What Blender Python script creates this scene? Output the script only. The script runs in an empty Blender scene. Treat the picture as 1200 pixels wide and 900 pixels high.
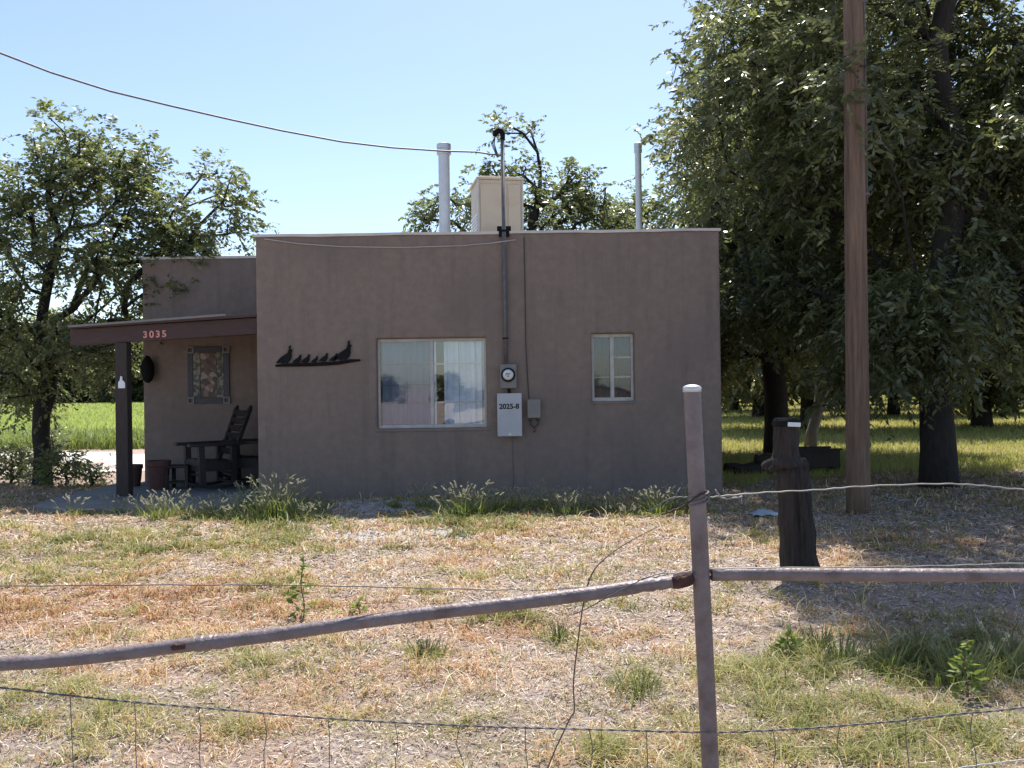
import bpy, bmesh, math, random
import numpy as np
from mathutils import Vector, Matrix, Euler, noise as mnoise

R = math.radians
rng = np.random.default_rng(7)
random.seed(7)
S = bpy.context.scene
COL = S.collection

# ------------------------------------------------------------------ camera
CAM_H = 1.55
cam_d = bpy.data.cameras.new('camera'); cam = bpy.data.objects.new('camera', cam_d); COL.objects.link(cam)
cam_d.sensor_width = 36.0; cam_d.lens = 30.0; cam_d.clip_end = 3000; cam_d.clip_start = 0.05
ROLL = 0.8
cam.location = (0, 0, CAM_H)
PITCH = 0.28
Mc = Matrix.Rotation(R(90 + PITCH), 4, 'X') @ Matrix.Rotation(R(-ROLL), 4, 'Z')
cam.rotation_euler = Mc.to_euler()
S.camera = cam
Mc3 = Mc.to_3x3()

# ------------------------------------------------------------------ light
SUN_EL, SUN_AZ = 63.0, 12.0          # azimuth from +Y (view direction), + to the right
sv = Vector((math.sin(R(SUN_AZ))*math.cos(R(SUN_EL)), math.cos(R(SUN_AZ))*math.cos(R(SUN_EL)), math.sin(R(SUN_EL))))
sun_d = bpy.data.lights.new('sun', 'SUN'); sun_d.energy = 5.0; sun_d.angle = R(0.53); sun_d.color = (1.0, 0.955, 0.89)
sun = bpy.data.objects.new('sun', sun_d); COL.objects.link(sun)
sun.rotation_euler = sv.to_track_quat('Z', 'Y').to_euler(); sun.location = (0, 0, 30)
W = bpy.data.worlds.new('World'); S.world = W; W.use_nodes = True
wn = W.node_tree; wn.nodes.clear()
sky = wn.nodes.new('ShaderNodeTexSky'); sky.sky_type = 'NISHITA'; sky.sun_disc = False
sky.sun_elevation = R(SUN_EL); sky.sun_rotation = R(SUN_AZ); sky.altitude = 1200
sky.air_density = 1.0; sky.dust_density = 2.0; sky.ozone_density = 0.35
bg = wn.nodes.new('ShaderNodeBackground'); bg.inputs['Strength'].default_value = 0.125
wo = wn.nodes.new('ShaderNodeOutputWorld')
wn.links.new(sky.outputs[0], bg.inputs[0]); wn.links.new(bg.outputs[0], wo.inputs[0])
S.view_settings.view_transform = 'Standard'; S.view_settings.look = 'None'
S.view_settings.exposure = 0.84; S.view_settings.gamma = 1.0; S.view_settings.use_curve_mapping = False
S.render.engine = 'CYCLES'
S.cycles.transparent_max_bounces = 24

# ------------------------------------------------------------------ pixel helpers (measuring the photograph)
def ray(px, py):
    v = Vector(((px - 600) / 1000.0, -(py - 450) / 1000.0, -1.0))
    return Mc3 @ v
def at(px, py, Y):
    d = ray(px, py); t = Y / d.y
    return Vector((d.x*t, Y, CAM_H + d.z*t))
def gp(px, py, z=0.0):
    d = ray(px, py); t = (z - CAM_H) / d.z
    return Vector((d.x*t, d.y*t, z))

# ------------------------------------------------------------------ mesh builder
class MB:
    def __init__(s): s.v = []; s.f = []
    def add(s, vs, fs):
        b = len(s.v); s.v.extend([tuple(v) for v in vs]); s.f.extend([tuple(b+i for i in f) for f in fs]); return s
    def box(s, x0, x1, y0, y1, z0, z1):
        vs = [(x0,y0,z0),(x1,y0,z0),(x1,y1,z0),(x0,y1,z0),(x0,y0,z1),(x1,y0,z1),(x1,y1,z1),(x0,y1,z1)]
        return s.add(vs, [(0,3,2,1),(4,5,6,7),(0,1,5,4),(1,2,6,5),(2,3,7,6),(3,0,4,7)])
    def bar(s, a, b, w, h, up=(0,0,1)):
        a = Vector(a); b = Vector(b); d = (b-a).normalized(); up = Vector(up)
        if abs(d.dot(up)) > .98: up = Vector((0,1,0))
        x = d.cross(up).normalized()*w*.5; y = x.cross(d).normalized()*h*.5
        vs = [a-x-y, a+x-y, a+x+y, a-x+y, b-x-y, b+x-y, b+x+y, b-x+y]
        return s.add(vs, [(0,3,2,1),(4,5,6,7),(0,1,5,4),(1,2,6,5),(2,3,7,6),(3,0,4,7)])
    def tube(s, pts, rad, n=8, cap=True):
        pts = [Vector(p) for p in pts]
        if not hasattr(rad, '__len__'): rad = [rad]*len(pts)
        vs = []; fs = []; prev = None
        for i, p in enumerate(pts):
            d = (pts[min(i+1, len(pts)-1)] - pts[max(i-1, 0)]).normalized()
            if prev is None:
                u = d.orthogonal().normalized()
            else:
                u = (prev - d*prev.dot(d))
                u = u.normalized() if u.length > 1e-5 else d.orthogonal().normalized()
            prev = u; w = d.cross(u)
            for k in range(n):
                a = 2*math.pi*k/n
                vs.append(p + (u*math.cos(a) + w*math.sin(a))*rad[i])
        for i in range(len(pts)-1):
            for k in range(n):
                k2 = (k+1) % n
                fs.append((i*n+k, i*n+k2, (i+1)*n+k2, (i+1)*n+k))
        if cap:
            fs.append(tuple(range(n-1, -1, -1))); m = (len(pts)-1)*n
            fs.append(tuple(m+k for k in range(n)))
        return s.add(vs, fs)
    def prism(s, poly, y0, y1):                 # polygon in XZ extruded along Y
        n = len(poly)
        vs = [(x, y0, z) for x, z in poly] + [(x, y1, z) for x, z in poly]
        fs = [tuple(range(n)), tuple(range(2*n-1, n-1, -1))] + [(i, n+i, n+(i+1) % n, (i+1) % n) for i in range(n)]
        return s.add(vs, fs)
    def lathe(s, c, prof, n=20):                # prof = [(r, z)]
        vs = []; fs = []
        for r, z in prof:
            for k in range(n):
                a = 2*math.pi*k/n; vs.append((c[0]+r*math.cos(a), c[1]+r*math.sin(a), c[2]+z))
        for i in range(len(prof)-1):
            for k in range(n):
                k2 = (k+1) % n; fs.append((i*n+k, i*n+k2, (i+1)*n+k2, (i+1)*n+k))
        fs.append(tuple(range(n-1, -1, -1))); m = (len(prof)-1)*n; fs.append(tuple(m+k for k in range(n)))
        return s.add(vs, fs)
    def rot(s, m, o=(0,0,0)):                   # transform everything
        o = Vector(o); s.v = [tuple(m @ (Vector(p)-o) + o) for p in s.v]; return s
    def shift(s, d): s.v = [(p[0]+d[0], p[1]+d[1], p[2]+d[2]) for p in s.v]; return s

def tag(o, label=None, cat=None, group=None, kind=None):
    if label: o['label'] = label
    if cat: o['category'] = cat
    if group: o['group'] = group
    if kind: o['kind'] = kind
    return o
def thing(name, loc, label, cat, group=None):
    o = bpy.data.objects.new(name, None); COL.objects.link(o); o.location = loc
    o.empty_display_size = .2
    return tag(o, label, cat, group)
def rootloc(p):
    while p.parent: p = p.parent
    return p.location
def obj(name, mb, m, parent=None, smooth=False, bevel=0, origin=None, label=None, seg=2):
    off = Vector((0,0,0))
    if parent is not None: off = Vector(rootloc(parent))
    elif origin is not None: off = Vector(origin)
    me = bpy.data.meshes.new(name)
    me.from_pydata([(v[0]-off.x, v[1]-off.y, v[2]-off.z) for v in mb.v], [], mb.f)
    me.validate(); me.update()
    bm = bmesh.new(); bm.from_mesh(me); bmesh.ops.recalc_face_normals(bm, faces=bm.faces); bm.to_mesh(me); bm.free()
    o = bpy.data.objects.new(name, me); COL.objects.link(o)
    me.materials.append(m)
    if parent is not None: o.parent = parent
    else: o.location = off
    if smooth: me.polygons.foreach_set('use_smooth', [True]*len(me.polygons))
    if bevel:
        b = o.modifiers.new('bevel', 'BEVEL'); b.width = bevel; b.segments = seg; b.limit_method = 'ANGLE'; b.angle_limit = R(35)
    if label: o['label'] = label
    return o
def fastmesh(name, V, quads, m, parent=None, tint=None, smooth=False):
    """V (n,3) local, quads (k,4) int arrays"""
    me = bpy.data.meshes.new(name)
    k = len(quads)
    me.vertices.add(len(V)); me.vertices.foreach_set('co', np.asarray(V, dtype=np.float32).ravel())
    me.loops.add(k*4); me.loops.foreach_set('vertex_index', np.asarray(quads, dtype=np.int32).ravel())
    me.polygons.add(k); me.polygons.foreach_set('loop_start', np.arange(0, 4*k, 4, dtype=np.int32))
    if smooth: me.polygons.foreach_set('use_smooth', np.ones(k, dtype=bool))
    me.update(calc_edges=True)
    if tint is not None:
        a = me.attributes.new('tint', 'FLOAT', 'FACE'); a.data.foreach_set('value', np.asarray(tint, dtype=np.float32))
    me.materials.append(m)
    o = bpy.data.objects.new(name, me); COL.objects.link(o)
    if parent is not None: o.parent = parent
    return o
def copy_tree(o, parent=None):
    c = o.copy(); COL.objects.link(c); c.parent = parent
    for ch in list(o.children): copy_tree(ch, c)
    return c

# ------------------------------------------------------------------ materials
def mat(name, c1, c2=None, scale=6.0, rough=.8, bump=0.0, bscale=60.0, metal=0.0, spec=.5, c3=None, scale3=1.2, rvar=0.0, stretch=(1,1,1), amt3=.5):
    m = bpy.data.materials.new(name); m.use_nodes = True; nt = m.node_tree; N = nt.nodes; L = nt.links
    b = N['Principled BSDF']; b.inputs['Roughness'].default_value = rough; b.inputs['Metallic'].default_value = metal
    b.inputs['Specular IOR Level'].default_value = spec
    tc = N.new('ShaderNodeTexCoord'); mp = N.new('ShaderNodeMapping'); mp.inputs['Scale'].default_value = stretch
    L.new(tc.outputs['Object'], mp.inputs[0]); co = mp.outputs[0]
    if c2 is None: b.inputs['Base Color'].default_value = (*c1, 1); last = None
    else:
        n = N.new('ShaderNodeTexNoise'); n.inputs['Scale'].default_value = scale; n.inputs['Detail'].default_value = 6; n.inputs['Roughness'].default_value = .65
        L.new(co, n.inputs[0])
        r = N.new('ShaderNodeValToRGB'); r.color_ramp.elements[0].position = .32; r.color_ramp.elements[1].position = .68
        r.color_ramp.elements[0].color = (*c1, 1); r.color_ramp.elements[1].color = (*c2, 1)
        L.new(n.outputs[0], r.inputs[0]); last = r.outputs[0]
        if c3 is not None:
            n3 = N.new('ShaderNodeTexNoise'); n3.inputs['Scale'].default_value = scale3; n3.inputs['Detail'].default_value = 5
            L.new(co, n3.inputs[0])
            r3 = N.new('ShaderNodeValToRGB'); r3.color_ramp.elements[0].position = .52; r3.color_ramp.elements[1].position = .66
            L.new(n3.outputs[0], r3.inputs[0])
            mu = N.new('ShaderNodeMath'); mu.operation = 'MULTIPLY'; mu.inputs[1].default_value = amt3; L.new(r3.outputs[0], mu.inputs[0])
            mx = N.new('ShaderNodeMix'); mx.data_type = 'RGBA'; L.new(mu.outputs[0], mx.inputs['Factor'])
            L.new(last, mx.inputs['A']); mx.inputs['B'].default_value = (*c3, 1); last = mx.outputs['Result']
        L.new(last, b.inputs['Base Color'])
    if bump:
        n2 = N.new('ShaderNodeTexNoise'); n2.inputs['Scale'].default_value = bscale; n2.inputs['Detail'].default_value = 4
        L.new(co, n2.inputs[0])
        bp = N.new('ShaderNodeBump'); bp.inputs['Strength'].default_value = min(1, bump); bp.inputs['Distance'].default_value = .01*max(1, bump)
        L.new(n2.outputs[0], bp.inputs['Height']); L.new(bp.outputs[0], b.inputs['Normal'])
    return m

def leafmat(name, cols, rough=.45, transl=.35, spec=.5, tboost=1.5):
    """cols: list of (pos, rgb) over the per-leaf tint attribute"""
    m = bpy.data.materials.new(name); m.use_nodes = True; nt = m.node_tree; N = nt.nodes; L = nt.links
    b = N['Principled BSDF']; b.inputs['Roughness'].default_value = rough; b.inputs['Specular IOR Level'].default_value = spec
    a = N.new('ShaderNodeAttribute'); a.attribute_name = 'tint'
    r = N.new('ShaderNodeValToRGB'); cr = r.color_ramp
    cr.elements[0].position = cols[0][0]; cr.elements[0].color = (*cols[0][1], 1)
    cr.elements[1].position = cols[-1][0]; cr.elements[1].color = (*cols[-1][1], 1)
    for p, c in cols[1:-1]:
        e = cr.elements.new(p); e.color = (*c, 1)
    L.new(a.outputs['Fac'], r.inputs[0]); L.new(r.outputs[0], b.inputs['Base Color'])
    t = N.new('ShaderNodeBsdfTranslucent')
    hs = N.new('ShaderNodeHueSaturation'); hs.inputs['Hue'].default_value = .49; hs.inputs['Saturation'].default_value = 1.15; hs.inputs['Value'].default_value = tboost
    L.new(r.outputs[0], hs.inputs['Color']); L.new(hs.outputs[0], t.inputs[0])
    mx = N.new('ShaderNodeMixShader'); mx.inputs[0].default_value = transl
    L.new(b.outputs[0], mx.inputs[1]); L.new(t.outputs[0], mx.inputs[2]); L.new(mx.outputs[0], N['Material Output'].inputs[0])
    return m

M = {}
M['stucco'] = mat('stucco', (.216,.168,.143), (.262,.206,.176), 9, .92, 1.0, 120, c3=(.182,.150,.137), scale3=.7, spec=.2)
def add_streaks(m, col, amt, sc=(2.2,2.2,.16), scale=2.0, lo=.5, hi=.72, bscale=5, bdist=.012):
    nt = m.node_tree; N = nt.nodes; L = nt.links; b = N['Principled BSDF']; src = b.inputs['Base Color'].links[0].from_socket
    tc = N.new('ShaderNodeTexCoord'); mp = N.new('ShaderNodeMapping'); mp.inputs['Scale'].default_value = sc; L.new(tc.outputs['Object'], mp.inputs[0])
    n = N.new('ShaderNodeTexNoise'); n.inputs['Scale'].default_value = scale; n.inputs['Detail'].default_value = 7; n.inputs['Roughness'].default_value = .7; L.new(mp.outputs[0], n.inputs[0])
    r_ = N.new('ShaderNodeMapRange'); r_.inputs['From Min'].default_value = lo; r_.inputs['From Max'].default_value = hi; r_.inputs['To Max'].default_value = amt; L.new(n.outputs[0], r_.inputs['Value'])
    mx = N.new('ShaderNodeMix'); mx.data_type = 'RGBA'; L.new(r_.outputs[0], mx.inputs['Factor']); L.new(src, mx.inputs['A']); mx.inputs['B'].default_value = (*col, 1); L.new(mx.outputs['Result'], b.inputs['Base Color'])
    if bdist:
        n2 = N.new('ShaderNodeTexNoise'); n2.inputs['Scale'].default_value = bscale; n2.inputs['Detail'].default_value = 3; L.new(tc.outputs['Object'], n2.inputs[0])
        bp = N.new('ShaderNodeBump'); bp.inputs['Distance'].default_value = bdist; bp.inputs['Strength'].default_value = .8; L.new(n2.outputs[0], bp.inputs['Height'])
        if b.inputs['Normal'].links: L.new(b.inputs['Normal'].links[0].from_socket, bp.inputs['Normal'])
        L.new(bp.outputs[0], b.inputs['Normal'])
add_streaks(M['stucco'], (.135,.115,.108), .55)
M['flash'] = mat('parapet_flashing', (.50,.46,.42), (.62,.58,.54), 5, .55, .2, 30, metal=.2)
M['roof'] = mat('roof_felt', (.20,.19,.18), (.28,.27,.25), 4, .9, .4, 60)
M['wood_red'] = mat('red_brown_painted_wood', (.052,.030,.029), (.078,.044,.040), 5, .75, .4, 40, stretch=(1,6,6))
M['wood_dark'] = mat('dark_weathered_wood', (.030,.022,.020), (.055,.04,.034), 8, .8, .5, 40, stretch=(4,4,.6))
M['wood_chair'] = mat('dark_stained_wood', (.009,.007,.007), (.018,.014,.014), 8, .6, .3, 40)
M['frame_white'] = mat('cream_window_paint', (.36,.345,.32), (.50,.475,.44), 9, .6, .2, 60)
M['frame_alu'] = mat('aluminium_window_frame', (.50,.50,.50), (.58,.58,.58), 9, .4, metal=.4)
M['curtain'] = mat('curtain_cloth', (.58,.66,.78), (.68,.75,.85), 3, .9)
M['dark_in'] = mat('dim_interior', (.10,.09,.085), (.13,.12,.11), 2, .9)
M['galv'] = mat('galvanised_steel', (.50,.52,.54), (.62,.64,.66), 12, .42, .1, 30, metal=.65)
M['flue'] = mat('flue_metal', (.52,.55,.58), (.64,.66,.69), 6, .5, .1, 20, metal=.35)
M['greypaint'] = mat('grey_enamel_box', (.36,.38,.42), (.42,.44,.48), 4, .45, .05, 20)
M['greybox2'] = mat('grey_plastic_box', (.17,.165,.16), (.21,.20,.195), 4, .6)
M['black'] = mat('black_paint', (.007,.007,.008), (.012,.012,.012), 6, .75, spec=.15)
M['dial'] = mat('meter_dial', (.62,.64,.64), (.70,.72,.72), 20, .3)
M['cooler'] = mat('cream_cooler_metal', (.56,.475,.36), (.63,.54,.42), 3, .6, .15, 30, c3=(.46,.36,.25), scale3=3)
M['conduit'] = mat('weathered_conduit', (.085,.08,.085), (.15,.14,.145), 14, .6, .1, 40, metal=.15)
M['pole'] = mat('creosoted_pole_wood', (.115,.070,.046), (.250,.165,.115), 3.2, .88, 2.5, 14, stretch=(7,7,.35), c3=(.06,.04,.03), scale3=2.5)
M['log'] = mat('weathered_log_wood', (.016,.012,.010), (.060,.045,.037), 5, .9, 3.0, 16, stretch=(6,6,.5))
M['bark'] = mat('pecan_bark', (.012,.010,.009), (.034,.028,.024), 7, .95, 2.0, 20, stretch=(3,3,.8))
M['bark_pale'] = mat('pale_bark', (.12,.105,.09), (.19,.17,.15), 7, .95, 1.2, 20, stretch=(3,3,.8))
M['fence'] = mat('faded_mauve_pipe_paint', (.135,.108,.110), (.205,.165,.165), 14, .5, .5, 50, c3=(.090,.055,.046), scale3=8, metal=.1, amt3=.6)
M['rust'] = mat('rusty_steel', (.035,.014,.011), (.10,.042,.03), 26, .85, 1.2, 60)
M['wire'] = mat('galvanised_wire', (.20,.19,.18), (.32,.30,.28), 20, .6, metal=.2)
M['wire_dark'] = mat('dark_cable', (.04,.04,.042), (.06,.06,.06), 20, .6)
M['cable_pale'] = mat('pale_cable', (.36,.34,.33), (.45,.43,.42), 9, .6)
M['concrete'] = mat('porch_concrete', (.15,.145,.145), (.21,.205,.20), 3, .9, .5, 60, c3=(.12,.115,.11))
M['terracotta'] = mat('red_clay', (.07,.030,.026), (.10,.042,.036), 6, .8, .3, 40)
M['white'] = mat('white_enamel', (.70,.72,.74), (.78,.80,.82), 6, .5)
M['numred'] = mat('pink_red_numerals', (.55,.21,.18), (.66,.28,.24), 9, .5)
M['stalk'] = mat('dry_stalk', (.10,.07,.05), (.17,.125,.09), 20, .9)
M['tile_dark'] = mat('dark_blue_tile', (.03,.032,.045), (.05,.052,.07), 20, .5)
M['tile_mid'] = mat('mottled_mosaic', (.03,.03,.028), (.12,.115,.10), 38, .55)
M['tile_brown'] = mat('brown_mosaic', (.055,.038,.036), (.08,.058,.052), 20, .6)
def mosaic(name, cols, scale):
    m = bpy.data.materials.new(name); m.use_nodes = True; nt = m.node_tree; N = nt.nodes; L = nt.links; b = N['Principled BSDF']; b.inputs['Roughness'].default_value = .5
    tc = N.new('ShaderNodeTexCoord'); v = N.new('ShaderNodeTexVoronoi'); v.inputs['Scale'].default_value = scale; L.new(tc.outputs['Object'], v.inputs['Vector'])
    sx = N.new('ShaderNodeSeparateColor'); L.new(v.outputs['Color'], sx.inputs[0]); r_ = N.new('ShaderNodeValToRGB'); r_.color_ramp.interpolation = 'CONSTANT'
    r_.color_ramp.elements[0].position = 0; r_.color_ramp.elements[0].color = (*cols[0], 1); r_.color_ramp.elements[1].position = 1-1/len(cols); r_.color_ramp.elements[1].color = (*cols[-1], 1)
    for i, c in enumerate(cols[1:-1]):
        e = r_.color_ramp.elements.new((i+1)/len(cols)); e.color = (*c, 1)
    L.new(sx.outputs[0], r_.inputs[0]); L.new(r_.outputs[0], b.inputs['Base Color']); return m
M['tile_mid'] = mosaic('mottled_mosaic', [(.03,.035,.05),(.10,.10,.08),(.18,.17,.13),(.06,.08,.05),(.24,.22,.18)], 22)
M['tile_warm'] = mosaic('warm_mosaic', [(.09,.045,.035),(.06,.04,.04),(.20,.12,.09),(.10,.07,.05),(.28,.24,.2)], 14)
M['tile_pale'] = mat('pale_tile', (.13,.125,.125), (.19,.18,.175), 20, .5)
M['stone'] = mat('pale_gravel', (.20,.19,.185), (.42,.40,.385), 12, .9)
M['clod'] = mat('soil_clod', (.20,.155,.125), (.36,.29,.24), 12, .95)
M['plaster2'] = mat('pale_house_paint', (.62,.54,.42), (.68,.60,.48), 3, .9)
M['shingle'] = mat('grey_shingle', (.12,.11,.11), (.18,.17,.16), 12, .9)
M['bluecloth'] = mat('blue_grey_plastic', (.25,.32,.40), (.35,.42,.5), 9, .6)

M['leaf_pecan'] = leafmat('pecan_leaf', [(0,(.050,.060,.034)), (.5,(.105,.120,.056)), (.85,(.175,.195,.078)), (1,(.32,.35,.12))], .36, .38, .8, 1.9)
M['leaf_left'] = leafmat('broad_leaf', [(0,(.065,.078,.040)), (.55,(.12,.142,.060)), (.9,(.19,.22,.08)), (1,(.33,.36,.12))], .36, .42, .7, 1.8)
M['leaf_weed'] = leafmat('weed_leaf', [(0,(.09,.13,.035)), (.6,(.17,.22,.065)), (1,(.32,.36,.13))], .5, .35, .3)
M['seed'] = leafmat('foxtail_seed', [(0,(.26,.26,.18)), (1,(.48,.47,.36))], .7, .45, .2, 1.3)
M['g_green'] = leafmat('green_grass', [(0,(.07,.09,.03)), (.35,(.19,.205,.065)), (.7,(.38,.35,.14)), (1,(.62,.54,.31))], .55, .35, .3, 1.3)
M['g_dry'] = leafmat('dry_grass', [(0,(.12,.06,.04)), (.3,(.45,.24,.115)), (.7,(.58,.41,.215)), (1,(.80,.68,.50))], .7, .25, .2, 1.1)
M['straw'] = leafmat('dead_straw', [(0,(.09,.06,.045)), (.35,(.34,.24,.175)), (.75,(.50,.40,.32)), (1,(.74,.66,.57))], .8, .1, .2, 1.0)
M['g_crop'] = leafmat('crop_green', [(0,(.16,.22,.06)), (.5,(.29,.37,.105)), (1,(.43,.50,.17))], .5, .4, .3, 1.3)
M['g_orch'] = leafmat('orchard_grass', [(0,(.17,.21,.05)), (.5,(.36,.39,.11)), (1,(.55,.50,.22))], .6, .35, .3, 1.2)

def glass_mat(name, tint, refl, rough=.01, bump=.0):
    m = bpy.data.materials.new(name); m.use_nodes = True; nt = m.node_tree; N = nt.nodes; L = nt.links
    N.remove(N['Principled BSDF'])
    t = N.new('ShaderNodeBsdfTransparent'); t.inputs[0].default_value = (*tint, 1)
    g = N.new('ShaderNodeBsdfGlossy'); g.inputs['Roughness'].default_value = rough
    mx = N.new('ShaderNodeMixShader'); mx.inputs[0].default_value = refl
    L.new(t.outputs[0], mx.inputs[1]); L.new(g.outputs[0], mx.inputs[2]); L.new(mx.outputs[0], N['Material Output'].inputs[0])
    if bump:
        tc = N.new('ShaderNodeTexCoord'); n = N.new('ShaderNodeTexNoise'); n.inputs['Scale'].default_value = 2.2
        L.new(tc.outputs['Object'], n.inputs[0]); bp = N.new('ShaderNodeBump'); bp.inputs['Strength'].default_value = bump; bp.inputs['Distance'].default_value = .01
        L.new(n.outputs[0], bp.inputs['Height']); L.new(bp.outputs[0], g.inputs['Normal'])
    return m
M['glass'] = glass_mat('window_glass', (.95,.97,.98), .10, .012, .12)
M['glass_dim'] = glass_mat('screened_glass', (.66,.69,.74), .10, .03, .12)
M['glass_dark'] = glass_mat('dim_small_glass', (.80,.84,.90), .07, .02, .15)

# ------------------------------------------------------------------ ground zones measured on the photograph
def vnoise(x, y, s, seed=0):
    """cheap smooth value noise, vectorised, 0..1"""
    x = np.asarray(x)*s + seed*17.3; y = np.asarray(y)*s + seed*9.1
    xi = np.floor(x); yi = np.floor(y); fx = x-xi; fy = y-yi
    fx = fx*fx*(3-2*fx); fy = fy*fy*(3-2*fy)
    def h(a, b):
        v = np.sin(a*127.1 + b*311.7 + seed*74.7)*43758.5453
        return v - np.floor(v)
    return (h(xi, yi)*(1-fx)+h(xi+1, yi)*fx)*(1-fy) + (h(xi, yi+1)*(1-fx)+h(xi+1, yi+1)*fx)*fy
def fbm(x, y, s, seed=0):
    return (vnoise(x, y, s, seed)*.5 + vnoise(x, y, s*2.1, seed+1)*.27 + vnoise(x, y, s*4.3, seed+2)*.15 + vnoise(x, y, s*9, seed+3)*.08)

GREEN = [(60,660,110,16,.9),(240,640,180,20,.8),(330,612,60,16,1),(100,655,70,14,.7),(110,835,130,30,.6),(300,775,130,20,.6),(60,815,70,16,.6),
         (30,800,70,14,.6),(540,612,60,12,1),(470,605,30,10,.8),(680,600,120,7,.8),(1050,865,190,45,1.0),(930,800,110,32,.9),(1100,780,110,34,.95),
         (760,875,80,28,.8),(500,850,110,26,.7),(600,868,80,26,.6),(500,762,28,12,1),(655,742,28,13,1),(745,800,55,12,.6),(350,690,50,14,.7),
         (430,700,90,10,.5),(800,600,60,10,.7),(880,700,60,12,.5),(700,720,130,12,.35),(250,860,120,22,.5),(640,645,60,7,.35),(520,680,60,8,.4)]
ORANGE = [(120,712,190,24,1),(200,712,150,22,1),(430,715,90,12,.7),(380,800,120,16,.7),(470,790,120,24,.6),(60,730,120,18,.9),(330,750,110,12,.5),
          (1060,640,120,12,.8),(1000,655,80,8,.7),(620,625,90,10,.5),(600,660,120,8,.4),(140,790,120,14,.5),(560,735,100,16,.5),(920,640,60,10,.6),(350,825,100,14,.6)]
BARE = [(110,622,190,10,1),(440,650,110,8,1),(640,632,150,8,.5),(650,655,170,10,.8),(880,668,80,14,1),(840,630,60,8,.7),(640,790,110,28,.8),(1040,615,200,14,.8),
        (1000,690,220,20,.8),(60,865,70,26,.5),(400,655,80,8,.8),(700,700,100,10,.5),(870,575,60,10,1),(560,640,60,8,.6),(740,680,60,8,.6),(90,590,100,14,.8)]
SHADE_DIRT = [(1040,600,260,26,1),(1080,700,200,26,1),(980,720,110,22,.9),(880,690,70,14,.8)]  # grassless dirt, also meant to deepen the tree shade through ground colour
def zonefield(px_list, x, y):
    """x,y ground metres -> weight"""
    dx = x/np.maximum(y, .5); px = 600 + 1000*dx; py = 455 + CAM_H*1000/np.maximum(y, .5) - (px-600)*.014
    w = np.zeros_like(x)
    for cx, cy, rx, ry, a in px_list:
        w = np.maximum(w, a*np.exp(-(((px-cx)/rx)**2 + ((py-cy)/ry)**2)*.9))
    return w
def zones(x, y):
    n1 = fbm(x, y, .9, 3); n2 = fbm(x, y, 2.2, 8)
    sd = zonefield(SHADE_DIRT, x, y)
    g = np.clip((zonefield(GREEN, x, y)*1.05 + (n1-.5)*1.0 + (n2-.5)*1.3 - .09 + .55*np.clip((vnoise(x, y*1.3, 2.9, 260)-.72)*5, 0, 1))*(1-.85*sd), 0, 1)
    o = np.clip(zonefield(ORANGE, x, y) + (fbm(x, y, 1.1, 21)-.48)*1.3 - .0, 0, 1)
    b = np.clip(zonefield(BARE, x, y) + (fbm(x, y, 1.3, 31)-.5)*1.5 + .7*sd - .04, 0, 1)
    return g, o, b
def gheight(x, y):
    x = np.asarray(x, dtype=float); y = np.asarray(y, dtype=float)
    z = (fbm(x, y, .8, 40)-.5)*.07 + (fbm(x, y, 3.2, 50)-.5)*.055 + (vnoise(x, y, 13, 57)-.5)*.016
    z = z*np.clip((y+6)/6, 0, 1)
    # gravel mound by the wall
    c = gp(440, 600)
    z = z + .11*np.exp(-(((x-c.x)/.75)**2 + ((y-c.y-.25)/.45)**2))
    fade = np.clip(1-(np.hypot(x, y)-40)/40, 0, 1)
    return z*fade

# ground: one sheet, fine near the camera, reaching the horizon
xs = np.concatenate([-np.geomspace(1500, 9.2, 46), np.arange(-9, 9.01, .07), np.geomspace(9.2, 1500, 46)])
ys = np.concatenate([-np.geomspace(1500, 2.2, 40), np.arange(-2, 2.4, .4), np.arange(2.4, 15, .06), np.geomspace(15.1, 1500, 90)])
GX, GY = np.meshgrid(xs, ys)
GZ = gheight(GX, GY)
V = np.stack([GX.ravel(), GY.ravel(), GZ.ravel()], 1)
nx, ny = len(xs), len(ys)
ii = (np.arange(ny-1)[:, None]*nx + np.arange(nx-1)[None, :]).ravel()
Q = np.stack([ii, ii+1, ii+1+nx, ii+nx], 1)

gm = bpy.data.materials.new('dry_yard_soil'); gm.use_nodes = True
nt = gm.node_tree; N = nt.nodes; L = nt.links; b = N['Principled BSDF']; b.inputs['Roughness'].default_value = .95; b.inputs['Specular IOR Level'].default_value = .15
tc = N.new('ShaderNodeTexCoord')
def nz(scale, detail=6, rough=.6):
    n = N.new('ShaderNodeTexNoise'); n.inputs['Scale'].default_value = scale; n.inputs['Detail'].default_value = detail; n.inputs['Roughness'].default_value = rough
    L.new(tc.outputs['Object'], n.inputs[0]); return n
def ramp(src, *st):
    r = N.new('ShaderNodeValToRGB'); r.color_ramp.elements[0].position = st[0][0]; r.color_ramp.elements[0].color = (*st[0][1], 1)
    r.color_ramp.elements[1].position = st[-1][0]; r.color_ramp.elements[1].color = (*st[-1][1], 1)
    for p, c in st[1:-1]:
        e = r.color_ramp.elements.new(p); e.color = (*c, 1)
    L.new(src, r.inputs[0]); return r.outputs[0]
def mixc(f, a, bb):
    mx = N.new('ShaderNodeMix'); mx.data_type = 'RGBA'; L.new(f, mx.inputs['Factor'])
    L.new(a, mx.inputs['A']); L.new(bb, mx.inputs['B']); return mx.outputs['Result']
fine = nz(38, 8, .75)
soil = ramp(fine.outputs[0], (.3, (.12,.09,.08)), (.45, (.31,.25,.22)), (.68, (.58,.49,.435)))
litter = ramp(nz(70, 8, .8).outputs[0], (.32, (.11,.06,.04)), (.48, (.38,.225,.15)), (.68, (.60,.42,.30)))
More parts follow.
